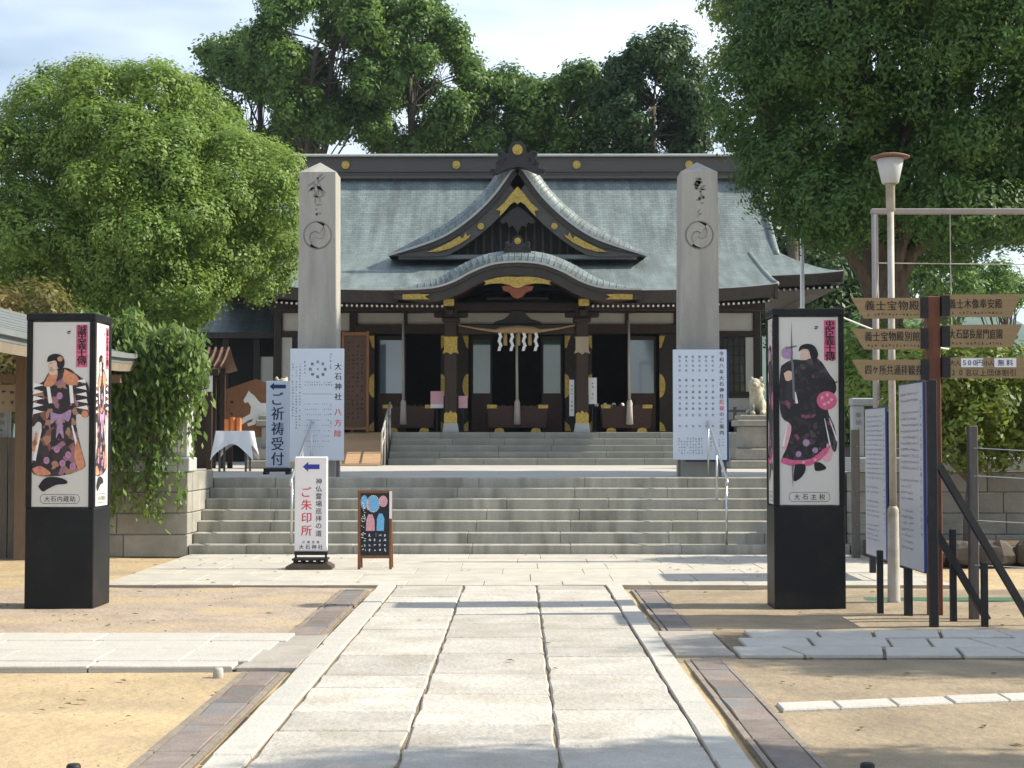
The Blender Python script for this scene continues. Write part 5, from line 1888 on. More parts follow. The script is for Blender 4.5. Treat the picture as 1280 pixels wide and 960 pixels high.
for q in range(40):
    a, z = rg.uniform(-.165, -.12), rg.uniform(.2, .88)
    k.rect(a - .006, a + .006, z - .005, z + .005)
for q in range(24):
    th = q / 24 * 6.28
    k.rect(-.02 + .075 * math.cos(th) - .006, -.02 + .075 * math.cos(th) + .006, .80 + .1 * math.sin(th) - .006, .80 + .1 * math.sin(th) + .006)
k.build('white_chalk', PAPER, p, kind='stuff')
MB().box(x1 - .033, x1 - .003, y - .008, y - .001, .62, .955).build('paper_strip', PAPER, t)

# ------------------------------------------------------------------ terrace furniture on the left
t = thing('cloth_table', 'small table under a white cloth with pointed corners', 'table', (-5.2, 29.4, 1.015))
tx0, tx1, ty0, ty1, tz = -5.50, -4.90, 29.15, 29.75, 1.76
c = MB()
n = 20
rim = []
def edge_pt(u):
    u = u % 4
    if u < 1: return (tx0 + (tx1 - tx0) * u, ty0)
    if u < 2: return (tx1, ty0 + (ty1 - ty0) * (u - 1))
    if u < 3: return (tx1 - (tx1 - tx0) * (u - 2), ty1)
    return (tx0, ty1 - (ty1 - ty0) * (u - 3))
ccx, ccy = (tx0 + tx1) / 2, (ty0 + ty1) / 2
rows = []
for lev in range(6):
    row = []
    for i in range(65):
        u = 4 * i / 64
        x, yy = edge_pt(u)
        f = abs((u + .5) % 1 - .5) * 2      # 0 mid edge .. 1 corner? 
        corner = 1 - min(u % 1, 1 - u % 1) * 2
        drop = (.24 + .30 * corner ** 2.0) * lev / 5
        out = (.02 + .10 * corner ** 2 + .022 * math.sin(u * 14)) * lev / 5
        dx, dy = x - ccx, yy - ccy
        l = math.hypot(dx, dy)
        row.append((x + dx / l * out, yy + dy / l * out, tz - drop))
    rows.append(row)
c.grid(rows)
c.add([(tx0, ty0, tz), (tx1, ty0, tz), (tx1, ty1, tz), (tx0, ty1, tz)], [(0, 1, 2, 3)])
MB().box(tx0 + .02, tx1 - .02, ty0 + .02, ty1 - .02, tz - .03, tz - .006).build('top', MWOOD, t)
for x in (tx0 + .06, tx1 - .06):
    for yy in (ty0 + .06, ty1 - .06):
        MB().box(x - .018, x + .018, yy - .018, yy + .018, 1.015, tz - .031).build('leg', GREYW, t)
tag(c.build('table_cloth', CLOTH, None, smooth=False), 'white cloth draped over the small terrace table', 'cloth')
for i, (x, hh) in enumerate(((-5.36, .21), (-5.26, .25), (-5.14, .24))):
    b = MB().lathe([(.05, tz + .002), (.05, tz + hh), (.02, tz + hh + .004)], x, 29.5, 6)
    tag(b.build('fortune_box', mat('orange_box', (.50, .16, .05), .6, .15), None), ('short orange hexagonal fortune box on the white cloth', 'tallest orange hexagonal fortune box, between the other two', 'orange hexagonal fortune box at the inner end of the three')[i], 'box', 'fortune boxes')
# ema board with a white horse
t = thing('horse_ema_board', 'large pentagonal orange wooden board painted with a white horse', 'board', (-5.45, 33, 1.015))
MB().prism([(-6.10, 1.66), (-4.72, 1.66), (-4.72, 2.62), (-5.41, 2.86), (-6.10, 2.62)], 33.0, 33.06, 'y').build('board', mat('ema_wood', (.24, .115, .06), .6, .15, 4, stretch=(.6, 4, 6)), t)
for x in (-5.95, -4.85):
    MB().box(x - .05, x + .05, 33.062, 33.15, 1.015, 2.4).build('leg', MWOOD, t)
hz = [(-5.66, 2.42), (-5.60, 2.52), (-5.55, 2.62), (-5.50, 2.56), (-5.44, 2.52), (-5.36, 2.42), (-5.30, 2.36), (-5.05, 2.36), (-4.92, 2.28), (-4.84, 2.08), (-4.90, 2.06), (-4.94, 2.14), (-4.96, 2.02), (-4.98, 1.86), (-5.06, 1.86), (-5.05, 2.0), (-5.14, 2.06), (-5.34, 2.04), (-5.42, 1.92), (-5.56, 1.88), (-5.58, 1.94), (-5.48, 1.98), (-5.46, 2.04), (-5.56, 2.00), (-5.68, 1.92), (-5.72, 1.98), (-5.66, 2.06), (-5.52, 2.14), (-5.50, 2.28), (-5.56, 2.38), (-5.63, 2.36)]
MB().prism(hz[::-1], 32.992, 32.999, 'y').build('painted_horse', PAPER, t)
k = Ink((-5.9, 33.0, 0)); k.specks(-.12, .10, 1.95, 2.45, .10, fill=.8, rng=random.Random(4)); k.build('print', MWOOD, t, kind='stuff')
# small stall with banner
t = thing('small_stall', 'small stall under a brown tiled roof with a white hanging banner', 'stall', (-6.35, 32.0, 1.015))
rows = []
for i in range(6):
    u = i / 5
    rows.append([(-7.6, 31.2 + .9 * u, 3.02 + .42 * u ** 1.2), (-5.95, 31.2 + .9 * u, 2.98 + .42 * u ** 1.2), (-5.78, 31.2 + .9 * u, 3.03 + .42 * u ** 1.2)])
rows += [[(a, 64.2 - b, z) for a, b, z in r_] for r_ in rows[::-1]]
MB().grid(rows).build('roof', TILEB, t)
tl = MB()
for k_ in range(14):
    x = -7.5 + k_ * .13
    tl.tube([(x, 31.19, 3.03), (x, 31.65, 3.20), (x, 32.1, 3.45)], .028, 6)
tl.build('tile_ridges', TILEB, t, smooth=True)
MB().box(-7.55, -5.85, 31.22, 31.27, 2.86, 2.975).build('eave_board', MWOOD, t)
for x in (-7.4, -6.05):
    for yy in (31.4, 32.8):
        MB().box(x - .05, x + .05, yy - .05, yy + .05, 1.015, 3.05).build('post', MWOOD, t)
MB().box(-7.4, -6.2, 32.85, 32.9, 1.02, 2.9).build('back_board', MWOOD, t)
p = MB().box(-6.62, -5.98, 31.28, 31.29, 2.54, 2.855).build('banner', PAPER, t)
k = Ink((-6.3, 31.28, 0)); k.ch('じ', -.10, 2.69, .26, .012); k.ch('し', .17, 2.69, .27, .014); k.build('lettering', INK, p)

# lion-dog statues on pedestals
def komainu(x, lab, face):
    y = 33.2
    t = thing('lion_dog_statue', lab, 'statue', (x, y, 1.015))
    z = 1.015
    for i, (w, h) in enumerate(((.62, .17), (.50, .24), (.36, .46), (.46, .13), (.40, .10))):
        MB().box(x - w, x + w, y - w, y + w, z + .001, z + h, .02).build('pedestal_block', PEDEST, t)
        z += h
    b = MB()
    f = face
    b.ell((x - f * .06, y + .12, z + .20), (.17, .22, .20), 14, 10)          # haunches
    b.ell((x, y + .0, z + .36), (.15, .17, .24), 14, 10)                    # chest
    b.ell((x + f * .02, y - .08, z + .48), (.14, .13, .15), 14, 10)         # neck and mane
    b.ell((x + f * .05, y - .13, z + .64), (.125, .13, .125), 14, 10)         # head
    b.ell((x + f * .07, y - .25, z + .61), (.075, .075, .06), 12, 8)         # muzzle
    for s_ in (-1, 1):
        b.ell((x + s_ * .10, y - .05, z + .75), (.04, .05, .055), 8, 6)       # ears
        b.tube([(x + s_ * .085, y - .06, z + .38), (x + s_ * .095, y - .13, z + .16), (x + s_ * .095, y - .14, z + .02)], [.065, .052, .05], 10)
        b.ell((x + s_ * .10, y - .18, z + .035), (.06, .085, .045), 10, 6)    # paws
        b.ell((x + s_ * .16, y + .02, z + .055), (.06, .13, .06), 10, 6)      # hind feet
        for k in range(4):                                                   # mane curls
            a = .5 + k * .7
            b.ell((x + s_ * .13 * math.sin(a) * 1.0, y - .04 + .05 * math.cos(a), z + .70 - .09 * k), (.05, .05, .05), 8, 6)
    b.tube([(x - f * .05, y + .30, z + .10), (x - f * .06, y + .38, z + .30), (x - f * .04, y + .33, z + .52)], [.05, .08, .035], 10)
    o = b.build('lion_dog', STATUE, t, smooth=True)
    rm = o.modifiers.new('fuse', 'REMESH'); rm.mode = 'VOXEL'; rm.voxel_size = .018; rm.use_smooth_shade = True
    return t
komainu(4.95, 'stone lion-dog statue seen whole on its pedestal beside a lattice window', -1)
komainu(-4.90, 'stone lion-dog statue whose head shows above the prayer reception sign', 1)

# ------------------------------------------------------------------ hut on the far left
hut = thing('open_shelter', 'open timber shelter with grey copper roof and brown wooden post', 'shelter', (-6.73, 21, -.05))
HX, HE, HRZ, HEZ = -6.73, -5.22, 3.30, 2.70
def hutz(u):
    return HEZ + (HRZ - HEZ) * (1 - u) ** 1.35
ys = [8.0, 12, 16, 19, 20.5, 21.2, 21.7, 22.0]
tipz = [0, 0, 0, 0, .01, .025, .045, .07]
for sx in (1, -1):
    rows = [[(HX + sx * (HE - HX) * k / 10, y, hutz(k / 10) + t_ * k / 10) for k in range(11)] for y, t_ in zip(ys, tipz)]
    MB().grid(rows).build('roof_slope', COPG, hut, smooth=True)
    seam = MB()
    for k in range(1, 10):
        u = k / 10
        seam.tube([(HX + sx * (HE - HX) * u, y, hutz(u) + t_ * u + .004) for y, t_ in zip(ys, tipz)], .008, 5)
    seam.build('roof_seams', COPG, hut)
    ex = HX + sx * (HE - HX)
    rows = [[(ex + sx * .005, y, HEZ + t_ + .01) for y, t_ in zip(ys, tipz)], [(ex + sx * .02, y, HEZ + t_ - .055) for y, t_ in zip(ys, tipz)], [(ex - sx * .03, y, HEZ + t_ - .06) for y, t_ in zip(ys, tipz)], [(ex - sx * .03, y, HEZ + t_ - .12) for y, t_ in zip(ys, tipz)]]
    MB().grid(rows).build('eave_edge', COPG, hut)
    rows = [[(ex - sx * .035, y, HEZ + t_ - .121) for y, t_ in zip(ys, tipz)], [(ex - sx * .06, y, HEZ + t_ - .23) for y, t_ in zip(ys, tipz)], [(ex - sx * .7, y, HEZ + t_ + .06) for y, t_ in zip(ys, tipz)]]
    MB().grid(rows).build('eave_board', mat('hut_eave', (.23, .19, .145), .7, .15, 5), hut)
poly = [(HX + (HE - HX) * k / 10, hutz(k / 10) + .07 * k / 10) for k in range(11)]
poly2 = [(x, z - .16) for x, z in poly[::-1]]
full = [(2 * HX - x, z) for x, z in poly[::-1][:-1]] + poly + poly2[:-1] + [(HX, HRZ - .16)] + [(2 * HX - x, z) for x, z in poly2[::-1][1:]]
MB().prism(full, 21.98, 22.05, 'y').build('barge_board', COPG, hut)
HP = mat('hut_post', (.17, .12, .085), .7, .15, 6, stretch=(6, 6, .6))
for x, yy in ((HX, 21.75), (HX, 14.5)):
    MB().box(x - .085, x + .085, yy - .085, yy + .085, -.06, HRZ - .15, .01).build('post', HP, hut)
MB().box(-8.1, -5.4, 21.70, 21.80, 2.36, 2.47).build('tie_beam', HP, hut)
MB().box(HX - .06, HX + .06, 8, 21.9, HRZ - .149, HRZ - .03).build('ridge_beam', HP, hut)
p = MB().box(-8.3, -6.84, 21.95, 21.99, 1.97, 2.34).build('notice_board', BEIGE, hut)
k = Ink((-7.1, 21.95, 0)); k.specks(-.25, .22, 2.02, 2.30, .09, rng=random.Random(6)); k.build('print', GINK, p, kind='stuff')
for k_ in range(9):
    x = -8.9 + k_ * .235
    MB().box(x, x + .22, 22.06, 22.09, -.05, 1.62).build('screen_plank', GREYW, hut)

# ------------------------------------------------------------------ right side: notice boards, signpost, lamp, frame
def side_notice(x, y0, y1, z0, z1, lab, posts, braces, seed):
    t = thing('notice_board', lab, 'notice board', (x, y0, -.05))
    p = MB().box(x - .012, x + .012, y0, y1, z0, z1, .003).build('panel', mat('blue_frame', (.03, .06, .20), .5, .1), t)
    sh = MB().box(x - .017, x - .0125, y0 + .015, y1 - .01, z0 + .01, z1 - .01).build('sheet', NOTICE, p)
    ym = (y0 + y1) / 2; hw = (y1 - y0) / 2
    k = Ink((x - .017, ym, 0), (0, -1, 0), (0, 0, 1))
    rg = random.Random(seed)
    n = int((z1 - z0 - .2) / .055)
    for r_ in range(n):
        z = z1 - .10 - r_ * .055
        if rg.random() < .1: continue
        k.specks(-hw + .08, hw - (.1 if r_ < n * .55 else .3) - .05, z - .017, z + .017, .03, rng=rg, fill=.9)
    k.specks(hw - .09, hw - .04, z0 + .3, z1 - .15, .05, rng=rg, fill=.9)
    k.build('print', GINK, p, kind='stuff')
    for yy, zt in posts:
        MB().box(x + .016, x + .086, yy - .035, yy + .035, -.06, zt, .005).build('post', BLACKW, t)
    for (a, b) in braces:
        MB().beam(a, b, .045, .06).build('brace', BLACKW, t)
    return t
side_notice(3.52, 13.85, 14.72, .42, 2.08, 'tall notice board of small print, edge-on, with black slanted props', ((13.80, 2.09), (14.70, 1.6)),
            [((3.62, 13.80, 1.36), (4.46, 13.95, -.02)), ((3.62, 14.2, .90), (4.16, 14.25, -.02))], 3)
side_notice(4.17, 18.1, 19.15, .22, 1.95, 'farther notice board of faint print behind the lamp post', ((18.1, 1.9), (19.1, 1.9)), [], 4)
for x, yy, h, lab in ((3.86, 14.25, .78, 'short black stake beside the slanted props, inner one'), (4.02, 13.85, .52, 'short black stake beside the slanted props, outer one'), (3.36, 14.9, .55, 'short dark stake under the notice board')):
    m = MB().box(x - .027, x + .027, yy - .027, yy + .027, -.06, h, .004)
    tag(m.build('stake', BLACKW, None), lab, 'stake')
for x, yy, h, w, lab in ((4.10, 14.45, 1.70, .04, 'tall grey wooden stake with wires standing among the slanted props'), (4.55, 21.6, 1.72, .05, 'tall dark stake standing before the inscribed stone fence')):
    t = thing('wire_stake', lab, 'stake', (x, yy, -.05))
    MB().box(x - w, x + w, yy - w, yy + w, -.06, h, .006).build('stake', GREYW, t)
    wr = MB()
    for z in (.45, .85, 1.25, 1.5):
        wr.tube([(x, yy - w, z), (x + .9, yy + .05, z - .05), (x + 1.9, yy + .1, z + .02)], .004, 5)
    wr.build('wire', STEEL, t)

# wooden finger signpost
sp = thing('finger_signpost', 'brown wooden signpost with six tan direction boards', 'signpost', (3.84, 14.8, -.05))
X0 = 3.84
MB().box(X0 - .062, X0 + .062, 14.74, 14.86, -.06, 2.90, .008).build('post', mat('signpost_wood', (.15, .055, .03), .6, .25, 6, stretch=(6, 6, .6)), sp)
rowsL = [('義士宝物殿', 2.785, .155), ('義士宝物殿別館', 2.50, .105), ('四ヶ所共通拝観券', 2.215, .092)]
rowsR = [('義士木像奉安殿', 2.80, .100), ('大石邸長屋門庭園', 2.52, .088), ('', 2.235, .09)]
for i in range(3):
    for sx, (txt, z, stp) in ((-1, rowsL[i]), (1, rowsR[i])):
        h = .095
        a, b = X0 + sx * .10, X0 + sx * (.765 if sx < 0 else .80)
        if sx < 0:
            poly = [(a, z - h), (a, z + h), (b, z + h), (b + .115, z - h)]
        else:
            poly = [(a, z - h), (b - .10, z - h), (b, z + h + .02), (a, z + h + .015)]
            if i == 2: poly = [(a, z - h), (b + .02, z - h), (b + .02, z + h), (a, z + h)]
        p = MB().prism(poly if sx > 0 else poly[::-1], 14.70, 14.73, 'y').build('direction_board', SIGNW, sp)
        br = MB().box(X0 + sx * .063, X0 + sx * .135, 14.69, 14.76, z - .09, z + .10).build('bracket', BLACKW, sp)
        left = (b + .135) if sx < 0 else a + .045
        k = Ink((0, 14.70, 0))
        if i < 2:
            n = len(txt)
            span = (a - .02 - left) if sx < 0 else (b - .16 - left)
            k.horiz(txt, left - .02, z + .025, .096, span / n, .004, min(1.0, span / n / .098))
            k.specks(left, left + span - .02, z - .075, z - .045, .026, rng=random.Random(i), fill=.95)
        elif sx < 0:
            n = len(txt); span = a - .0 - left
            k.horiz(txt, left - .02, z, .100, span / n, .004, span / n / .102)
        else:
            k.horiz('大人', a + .03, z + .045, .058, .05); k.horiz('小人', a + .345, z + .045, .052, .045)
            k.horiz('20名以上団体割引', a + .03, z - .045, .066, .068)
            MB().box(a + .135, a + .335, 14.694, 14.699, z + .005, z + .088).build('price_slip', PAPER, p)
            MB().box(a + .44, a + .64, 14.694, 14.699, z + .005, z + .088).build('price_slip', PAPER, p)
            k2 = Ink((0, 14.694, 0)); k2.horiz('500円', a + .14, z + .046, .066, .047, .003); k2.horiz('無料', a + .46, z + .046, .064, .08, .003); k2.build('price_lettering', NINK, p)
        k.build('lettering', INK, p)

# lamp post
lp = thing('lamp_post', 'slim grey lamp post with a frosted glass shade and brown disc cap', 'lamp post', (3.72, 15.9, -.05))
lx, ly = 3.72, 15.9
MB().lathe([(.075, -.06), (.062, .0), (.056, .85), (.054, .89), (.036, .92)], lx, ly, 16).build('sleeve', PGREY, lp, smooth=True)
MB().tube([(lx, ly, .9), (lx, ly, 4.12)], [.036, .032], 14).build('pole', PGREY, lp, smooth=True)
MB().lathe([(.032, 3.85), (.046, 3.86), (.046, 4.10), (.06, 4.14)], lx, ly, 14).build('collar', PGREY, lp, smooth=True)
MB().lathe([(.075, 4.13), (.085, 4.14), (.135, 4.37), (.12, 4.38)], lx, ly, 20).build('glass_shade', LAMPGL, lp, smooth=True)
MB().lathe([(.19, 4.385), (.195, 4.40), (.12, 4.425), (.03, 4.44)], lx, ly, 24).build('disc_cap', LAMPCAP, lp, smooth=True)
MB().lathe([(.034, 2.88), (.044, 2.885), (.044, 2.96), (.034, 2.965)], lx, ly, 12).build('clamp', BLACKW, lp, smooth=True)

# tall pipe frame with wires
pf = thing('pipe_frame', 'tall pinkish-grey pipe frame with thin wires before the large tree', 'frame', (4.75, 21.2, -.05))
MB().tube([(4.75, 21.2, -.06), (4.75, 21.2, 4.58)], .045, 10).build('upright', PINKST, pf, smooth=True)
MB().tube([(8.6, 21.2, -.06), (8.6, 21.2, 4.58)], .055, 10).build('upright', PINKST, pf, smooth=True)
MB().box(4.70, 8.65, 21.16, 21.24, 4.582, 4.655, .01).build('crossbar', PINKST, pf)
wr = MB()
wr.tube([(4.8, 21.2, 3.93), (6.7, 21.2, 3.91), (8.55, 21.2, 3.93)], .007, 5)
for x in (5.75, 7.4):
    wr.tube([(x, 21.2, 4.58), (x, 21.2, 3.9), (x + .01, 21.2, 2.9)], .006, 5)
wr.build('wire', PGREY, pf)
# cable from the light-box pillar
c = MB()
pts = []
for k_ in range(15):
    u = k_ / 14
    pts.append((3.1 + 1.2 * u, 15.6 + .35 * u, 2.80 - .22 * math.sin(math.pi * u * .5) - .10 * u))
c.tube(pts, .008, 6)
tag(c.build('cable', PAPER, None, smooth=True), 'white cable sagging from a light-box pillar past the lamp post', 'cable')
# flag pole
fp = thing('flag_pole', 'slim silvery flag pole rising behind a light-box pillar', 'flag pole', (5.35, 30, 1.015))
MB().tube([(5.35, 30, 1.0), (5.35, 30, 5.75)], [.045, .038], 12).build('pole', PAPER, fp, smooth=True)
MB().ell((5.35, 30, 5.80), (.06, .06, .06), 12, 8).build('finial', GOLD, fp, smooth=True)
MB().box(5.23, 5.47, 29.88, 30.12, 1.0, 1.06).build('foot', FENCEST, fp)
# small banner between pillar and trunk
bn = thing('small_banner', 'small white hanging banner with a black brush mark beside the large trunk', 'banner', (5.95, 29, 1.015))
p = MB().box(5.88, 6.05, 29.0, 29.012, 2.50, 2.82).build('cloth', PAPER, bn)
k = Ink((5.965, 29.0, 0)); k.ch('り', 0, 2.66, .20, .012); k.build('lettering', INK, p)
MB().box(5.86, 5.878, 28.99, 29.02, 1.0, 2.9).build('pole', MWOOD, bn)
# bed edging rocks right
random.seed(77)
rbx = thing('rock_edging', 'row of brown boulders edging the bed of the young tree', 'rocks', (6.8, 20.5, -.05))
for k_ in range(11):
    x = 4.9 + k_ * .42 + random.uniform(-.05, .05)
    m = MB()
    m.ell((0, 0, 0), (random.uniform(.20, .28), random.uniform(.16, .22), random.uniform(.14, .24)), 9, 6)
    zz = random.uniform(.08, .14)
    m.v = [(x + a * random.uniform(.86, 1.1), 20.6 + random.uniform(-.02, .02) + b * random.uniform(.86, 1.1), zz + c_ * random.uniform(.85, 1.1)) for a, b, c_ in m.v]
    m.build('boulder', ROCK, rbx)
MB().prism([(4.8, -.05), (12, -.05), (12, .20), (4.8, .20)], 20.75, 22.29, 'y').build('bed_soil', mat('soil', (.12, .085, .055), .95, .3, 6, .5, 20), rbx)

# ------------------------------------------------------------------ trees
random.seed(5)
lb = billow((-7.45, 31, 6.15), (3.05, 2.6, 2.55), 30, (.8, 1.25), 3, .68, 9, (.32, .52), 4.3)
lb += billow((-8.15, 31, 8.05), (.7, .9, .35), 3, (.85, 1.05), 21, .7, 9)
lb += billow((-9.6, 30.6, 7.0), (.6, .8, .5), 3, (.8, 1.0), 22, .7, 8)
lb += billow((-6.7, 29.0, 5.2), (1.2, .8, .8), 4, (.7, .9), 8, .7, 8)
tree('camphor_tree', 'broad bright green camphor tree with dense domed crown and several stems', (-7.0, 31, 1.015), (-7.0, 31, 4.9), .24, lb, LEAF_L,
     25, 34, .085, .08, .044, BARKG, limbs=16, stems=3, up=.55, inner=.12, cull=.86)

random.seed(6)
lb = billow((7.65, 27.6, 8.3), (4.0, 2.8, 3.5), 34, (.95, 1.4), 13, .70, 8, (.36, .55), 5.4)
lb += [(np.array([4.5, 26.8, 6.2]), np.array([.8, .8, .9])), (np.array([5.2, 26.2, 5.4]), np.array([.8, .8, .7])), (np.array([7.2, 25.6, 5.2]), np.array([.9, .8, .6])), (np.array([8.6, 25.6, 5.3]), np.array([.9, .8, .7])), (np.array([4.0, 27.2, 7.4]), np.array([.75, .8, 1.0]))]
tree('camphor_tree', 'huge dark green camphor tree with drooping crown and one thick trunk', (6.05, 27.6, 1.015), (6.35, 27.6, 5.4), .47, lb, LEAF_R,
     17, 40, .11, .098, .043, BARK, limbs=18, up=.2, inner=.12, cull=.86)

# wood behind the hall
spec = [(-10.2, 63, 15.6, 2.6, 2.5, 'tall leafy tree behind the dome of the bright camphor', LEAF_B), (-7.4, 61, 17.0, 2.7, 2.9, 'tallest leafy tree behind the hall, with bare forked stems', LEAF_B),
        (-4.2, 62, 16.2, 2.5, 2.7, 'leafy tree behind the hall, next to the tallest one', LEAF_B), (-1.0, 64, 14.4, 2.3, 1.9, 'lower bushy tree behind the ridge between the taller ones', LEAF_B),
        (2.0, 63, 14.3, 2.2, 2.0, 'bushy tree rising behind the gable ornament', LEAF_B), (5.2, 61, 14.7, 2.2, 2.5, 'dark rounded tree behind the hall beside the huge dark camphor', LEAF_D)]
for i, (x, y, z, rx, rz, lab, lm_) in enumerate(spec):
    random.seed(100 + i)
    lb = billow((x, y, z - .5), (rx * 1.12, rx, rz * 1.15), 24, (.6, .95), 30 + i, .80, 6, (.35, .55))
    tree('woodland_tree', lab, (x + random.uniform(-.4, .4), y, 1.0), (x, y, z - rz * .1), .15, lb, lm_, 9, 22, .15, .19, .10, BARKG, 'trees behind the hall', limbs=20, inner=.12, stems=2 if i == 1 else 1)
# darker under-storey behind and beside the hall
under = [(-13.5, 50, 5.0, 3.0, 3.2, "dark tree behind the stems of the bright camphor", LEAF_D), (-10.3, 52, 4.6, 2.6, 3.0, 'dark tree behind the side corridor roof', LEAF_D),
         (-5.5, 66, 9.0, 2.6, 1.5, 'low shrubby tree behind the ridge below the tallest trees', LEAF_D), (1.0, 67, 9.0, 2.8, 1.5, 'low shrubby tree behind the ridge ornament', LEAF_D), (6.6, 66, 9.3, 2.4, 1.6, 'low shrubby tree behind the ridge below the dark rounded tree', LEAF_D),
         (9.3, 52, 6.9, 2.4, 2.4, 'dark tree beyond the roof corner with the flag pole', LEAF_D), (9.4, 40, 2.9, 1.5, 1.5, 'green shrub by the hall corner with the flag pole', LEAF_B)]
for i, (x, y, z, rx, rz, lab, lm_) in enumerate(under):
    random.seed(140 + i)
    lb = random_lobes((x, y, z), (rx * 1.1, rx, rz * 1.05), 22, (.7, 1.1), 60 + i, .7, .8)
    tree('woodland_tree', lab, (x, y, 1.0), (x, y, z), .16, lb, lm_, 6, 20, .22, .24, .12, BARK, limbs=10, inner=.2)
# yellow-green open tree
random.seed(170)
lb = random_lobes((7.6, 48, 14.6), (2.0, 1.6, 2.6), 22, (.42, .7), 90, .85, .6)
tree('open_tree', 'tall open yellow-green tree showing above the dark camphor', (8.2, 48, 1.0), (7.8, 48, 13.4), .20, lb, LEAF_Y, 8, 18, .18, .18, .085, BARKG, limbs=22, inner=.1)
# rusty bush at far left, green saplings at right
random.seed(180)
lb = random_lobes((-8.3, 26.0, 3.0), (1.6, .9, 1.05), 16, (.4, .6), 95, .75, .8)
tree('rusty_shrub', 'yellow and rust tinted shrub behind the hut roof', (-8.2, 26.0, 1.0), (-8.2, 26, 2.4), .06, lb, LEAF_T, 16, 20, .11, .11, .05, BARK, limbs=10, cat='shrub')
lb = random_lobes((6.15, 21.4, 2.05), (1.25, .55, .75), 22, (.26, .42), 96, .8, .85)
tree('young_tree', 'young yellow-green tree with slim trunk before the stone wall', (6.02, 21.4, .18), (6.05, 21.4, 1.6), .075, lb, LEAF_Y, 26, 18, .075, .105, .05, BARK, limbs=14)
lb = random_lobes((6.9, 27.6, 2.75), (1.6, 1.0, .75), 18, (.4, .6), 97, .75, .8)
tree('green_shrub', 'bright green shrub below the huge camphor crown behind the fence', (6.9, 27.8, 1.0), (6.9, 27.8, 2.2), .07, lb, LEAF_L, 18, 18, .10, .11, .05, BARK, limbs=10, cat='shrub')
random.seed(190)
lb = random_lobes((16.0, 60, 7.7), (2.7, 1.8, .85), 22, (.38, .62), 98, .8, .5)
tree('distant_tree', 'spreading dull green tree far off beyond the pipe frame', (16, 60, 0), (16, 60, 6), .2, lb, LEAF_B, 9, 18, .2, .2, .10, BARK, limbs=14)
lb = random_lobes((19.2, 64, 7.6), (1.2, 1.4, .7), 16, (.35, .5), 99, .8, .5)
tree('distant_tree', 'small dull green tree far off beside the sky gap', (19.6, 64, 0), (19.6, 64, 6), .18, lb, LEAF_B, 9, 18, .2, .2, .10, BARK, limbs=14)
for i, (x, y, z) in enumerate(((17.5, 56, 2.2), (21.5, 58, 2.3), (14.0, 58, 2.6))):
    random.seed(200 + i)
    lb = random_lobes((x, y, z), (2.2, 1.5, 1.6), 16, (.6, .9), 110 + i, .75, .75)
    tree('garden_shrub', ('rounded green shrub beyond the signpost boards', 'wide green shrub beyond the signpost at the far side', 'green shrub beyond the large trunk')[i], (x, y, 0), (x, y, 2.2), .09, lb, LEAF_B, 7, 18, .18, .2, .09, BARK, limbs=8, cat='shrub')
# trees standing beside the forecourt whose shade falls across the path
random.seed(210)
lb = random_lobes((10.9, 12.6, 5.1), (2.6, 1.15, 1.6), 20, (.6, .85), 120, .7, .85)
tree('forecourt_tree', 'round-headed tree beside the forecourt shading the worn slab side path', (11.0, 12.6, -.05), (10.9, 12.6, 4.2), .18, lb, LEAF_B, 14, 22, .13, .14, .07, BARK, limbs=12)
lb = random_lobes((7.6, 7.75, 5.2), (1.3, .9, 1.2), 14, (.45, .65), 121, .7, .85)
tree('forecourt_tree', 'smaller tree beside the forecourt shading the start of the path', (7.6, 7.75, -.05), (7.6, 7.75, 4.3), .12, lb, LEAF_B, 14, 22, .12, .14, .07, BARK, limbs=10)

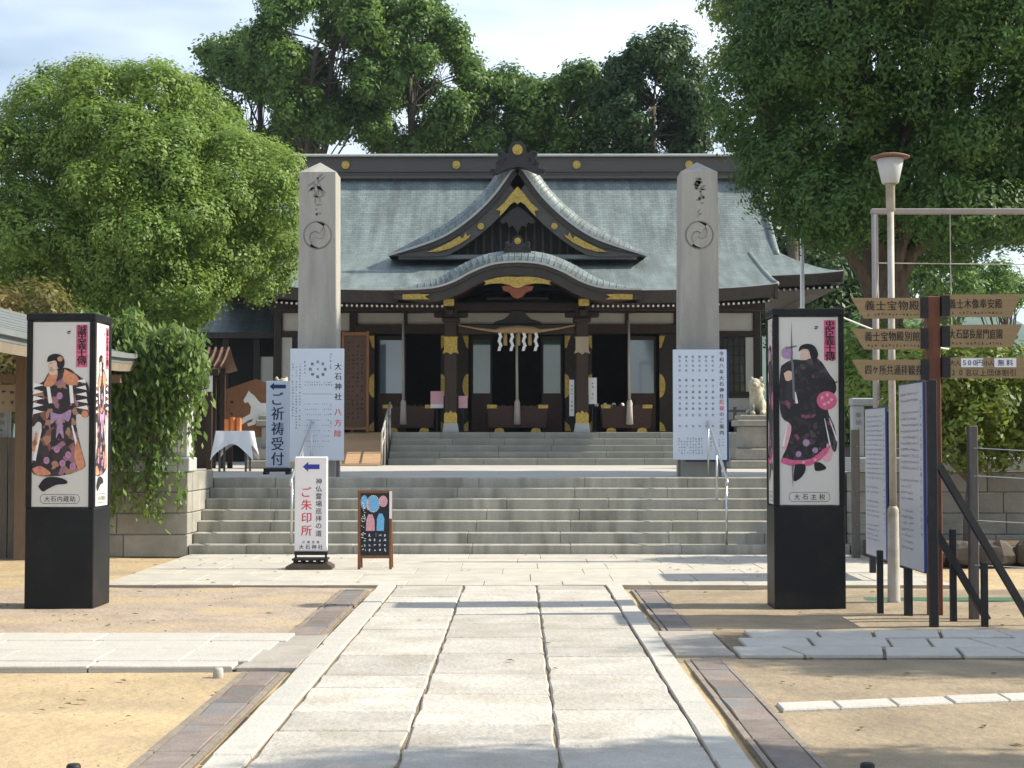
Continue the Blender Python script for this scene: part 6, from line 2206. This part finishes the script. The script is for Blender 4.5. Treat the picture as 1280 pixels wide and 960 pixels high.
# trailing plant over the left wall
random.seed(220)
tp = thing('trailing_plant', 'weeping plant trailing long leafy shoots over the stone wall', 'plant', (-5.35, 22.7, 1.34))
sm_ = MB()
Pl, Nl = [], []
trunkp = [(-5.5, 22.9, 1.3), (-5.5, 22.85, 2.0), (-5.35, 22.6, 2.6)]
sm_.tube(trunkp, [.07, .06, .04], 8)
for s_ in range(330):
    u = random.random()
    sx = -6.15 + 1.72 * u + random.gauss(0, .06)
    top = 3.22 - .55 * max(0, u - .35) ** 1.1 - .25 * max(0, .3 - u)
    top += .10 * math.sin(u * 17) + .07 * math.sin(u * 41 + 1) - random.random() ** 2 * .8
    y0 = random.uniform(22.0, 22.9)
    a = Vector((-5.35 + (sx + 5.35) * .35, 22.6, top - .1))
    bend = Vector((sx, y0 - .12, top))
    reach = .2 + 2.9 * random.random() ** 2.4 * (1.15 - .5 * u)
    if u > .80: reach *= .45
    lowest = .22 + .75 * max(0, u - .62) / .38 + random.uniform(0, .5)
    end_z = max(lowest, top - reach)
    fy = random.uniform(21.95, 22.25)
    pts = [a, bend, Vector((sx + random.uniform(-.05, .12), fy, (top + end_z) / 2 + .15)), Vector((sx + random.uniform(-.12, .16), fy - .02, end_z))]
    if s_ % 2 == 0: sm_.tube(pts, [.009, .007, .005, .003], 4)
    for q in range(int(26 + 22 * reach)):
        v = random.random() * 3
        i_ = min(int(v), 2); f_ = v - i_
        c_ = pts[i_].lerp(pts[i_ + 1], f_)
        Pl.append((c_.x + random.gauss(0, .055), c_.y + random.gauss(0, .07), c_.z + random.gauss(0, .05)))
        Nl.append((random.gauss(.25, .5), random.gauss(-.6, .4), random.gauss(.45, .35)))
sm_.build('stem', BARK, tp, smooth=True)
leaf_object('foliage', tp, LEAF_W, np.array(Pl), np.array(Nl), .125, .048, droop=np.array([0.15, -.2, -1.0]))

# ------------------------------------------------------------------ far hills
hm = MB()
rows = []
for j in range(9):
    v = j / 8
    row = []
    for i in range(61):
        x = -700 + 1700 * i / 60
        h = 128 + 20 * math.sin(x * .006 + 1.0) + 12 * math.sin(x * .017 + 2) + 5 * math.sin(x * .05)
        row.append((x, 1150 + 420 * v, h * math.sin(math.pi * min(v * .62, .5) ) + 3 * math.sin(x * .09 + v * 9) * v - 2))
    rows.append(row)
hm.grid(rows).build('hills', HILLM, None, smooth=True, kind='structure')

# ------------------------------------------------------------------ the air between
hz_m = bpy.data.materials.new('haze')
hz_m.use_nodes = True
hn = hz_m.node_tree
for n in list(hn.nodes):
    hn.nodes.remove(n)
ho = hn.nodes.new('ShaderNodeOutputMaterial')
hv = hn.nodes.new('ShaderNodeVolumePrincipled')
hv.inputs['Color'].default_value = (0.70, 0.84, 1.0, 1)
hv.inputs['Density'].default_value = 0.00022
hv.inputs['Anisotropy'].default_value = 0.0
hn.links.new(hv.outputs['Volume'], ho.inputs['Volume'])
MB().box(-1500, 1500, -60, 1700, -3.2, 176).build('haze', hz_m, None, kind='stuff')
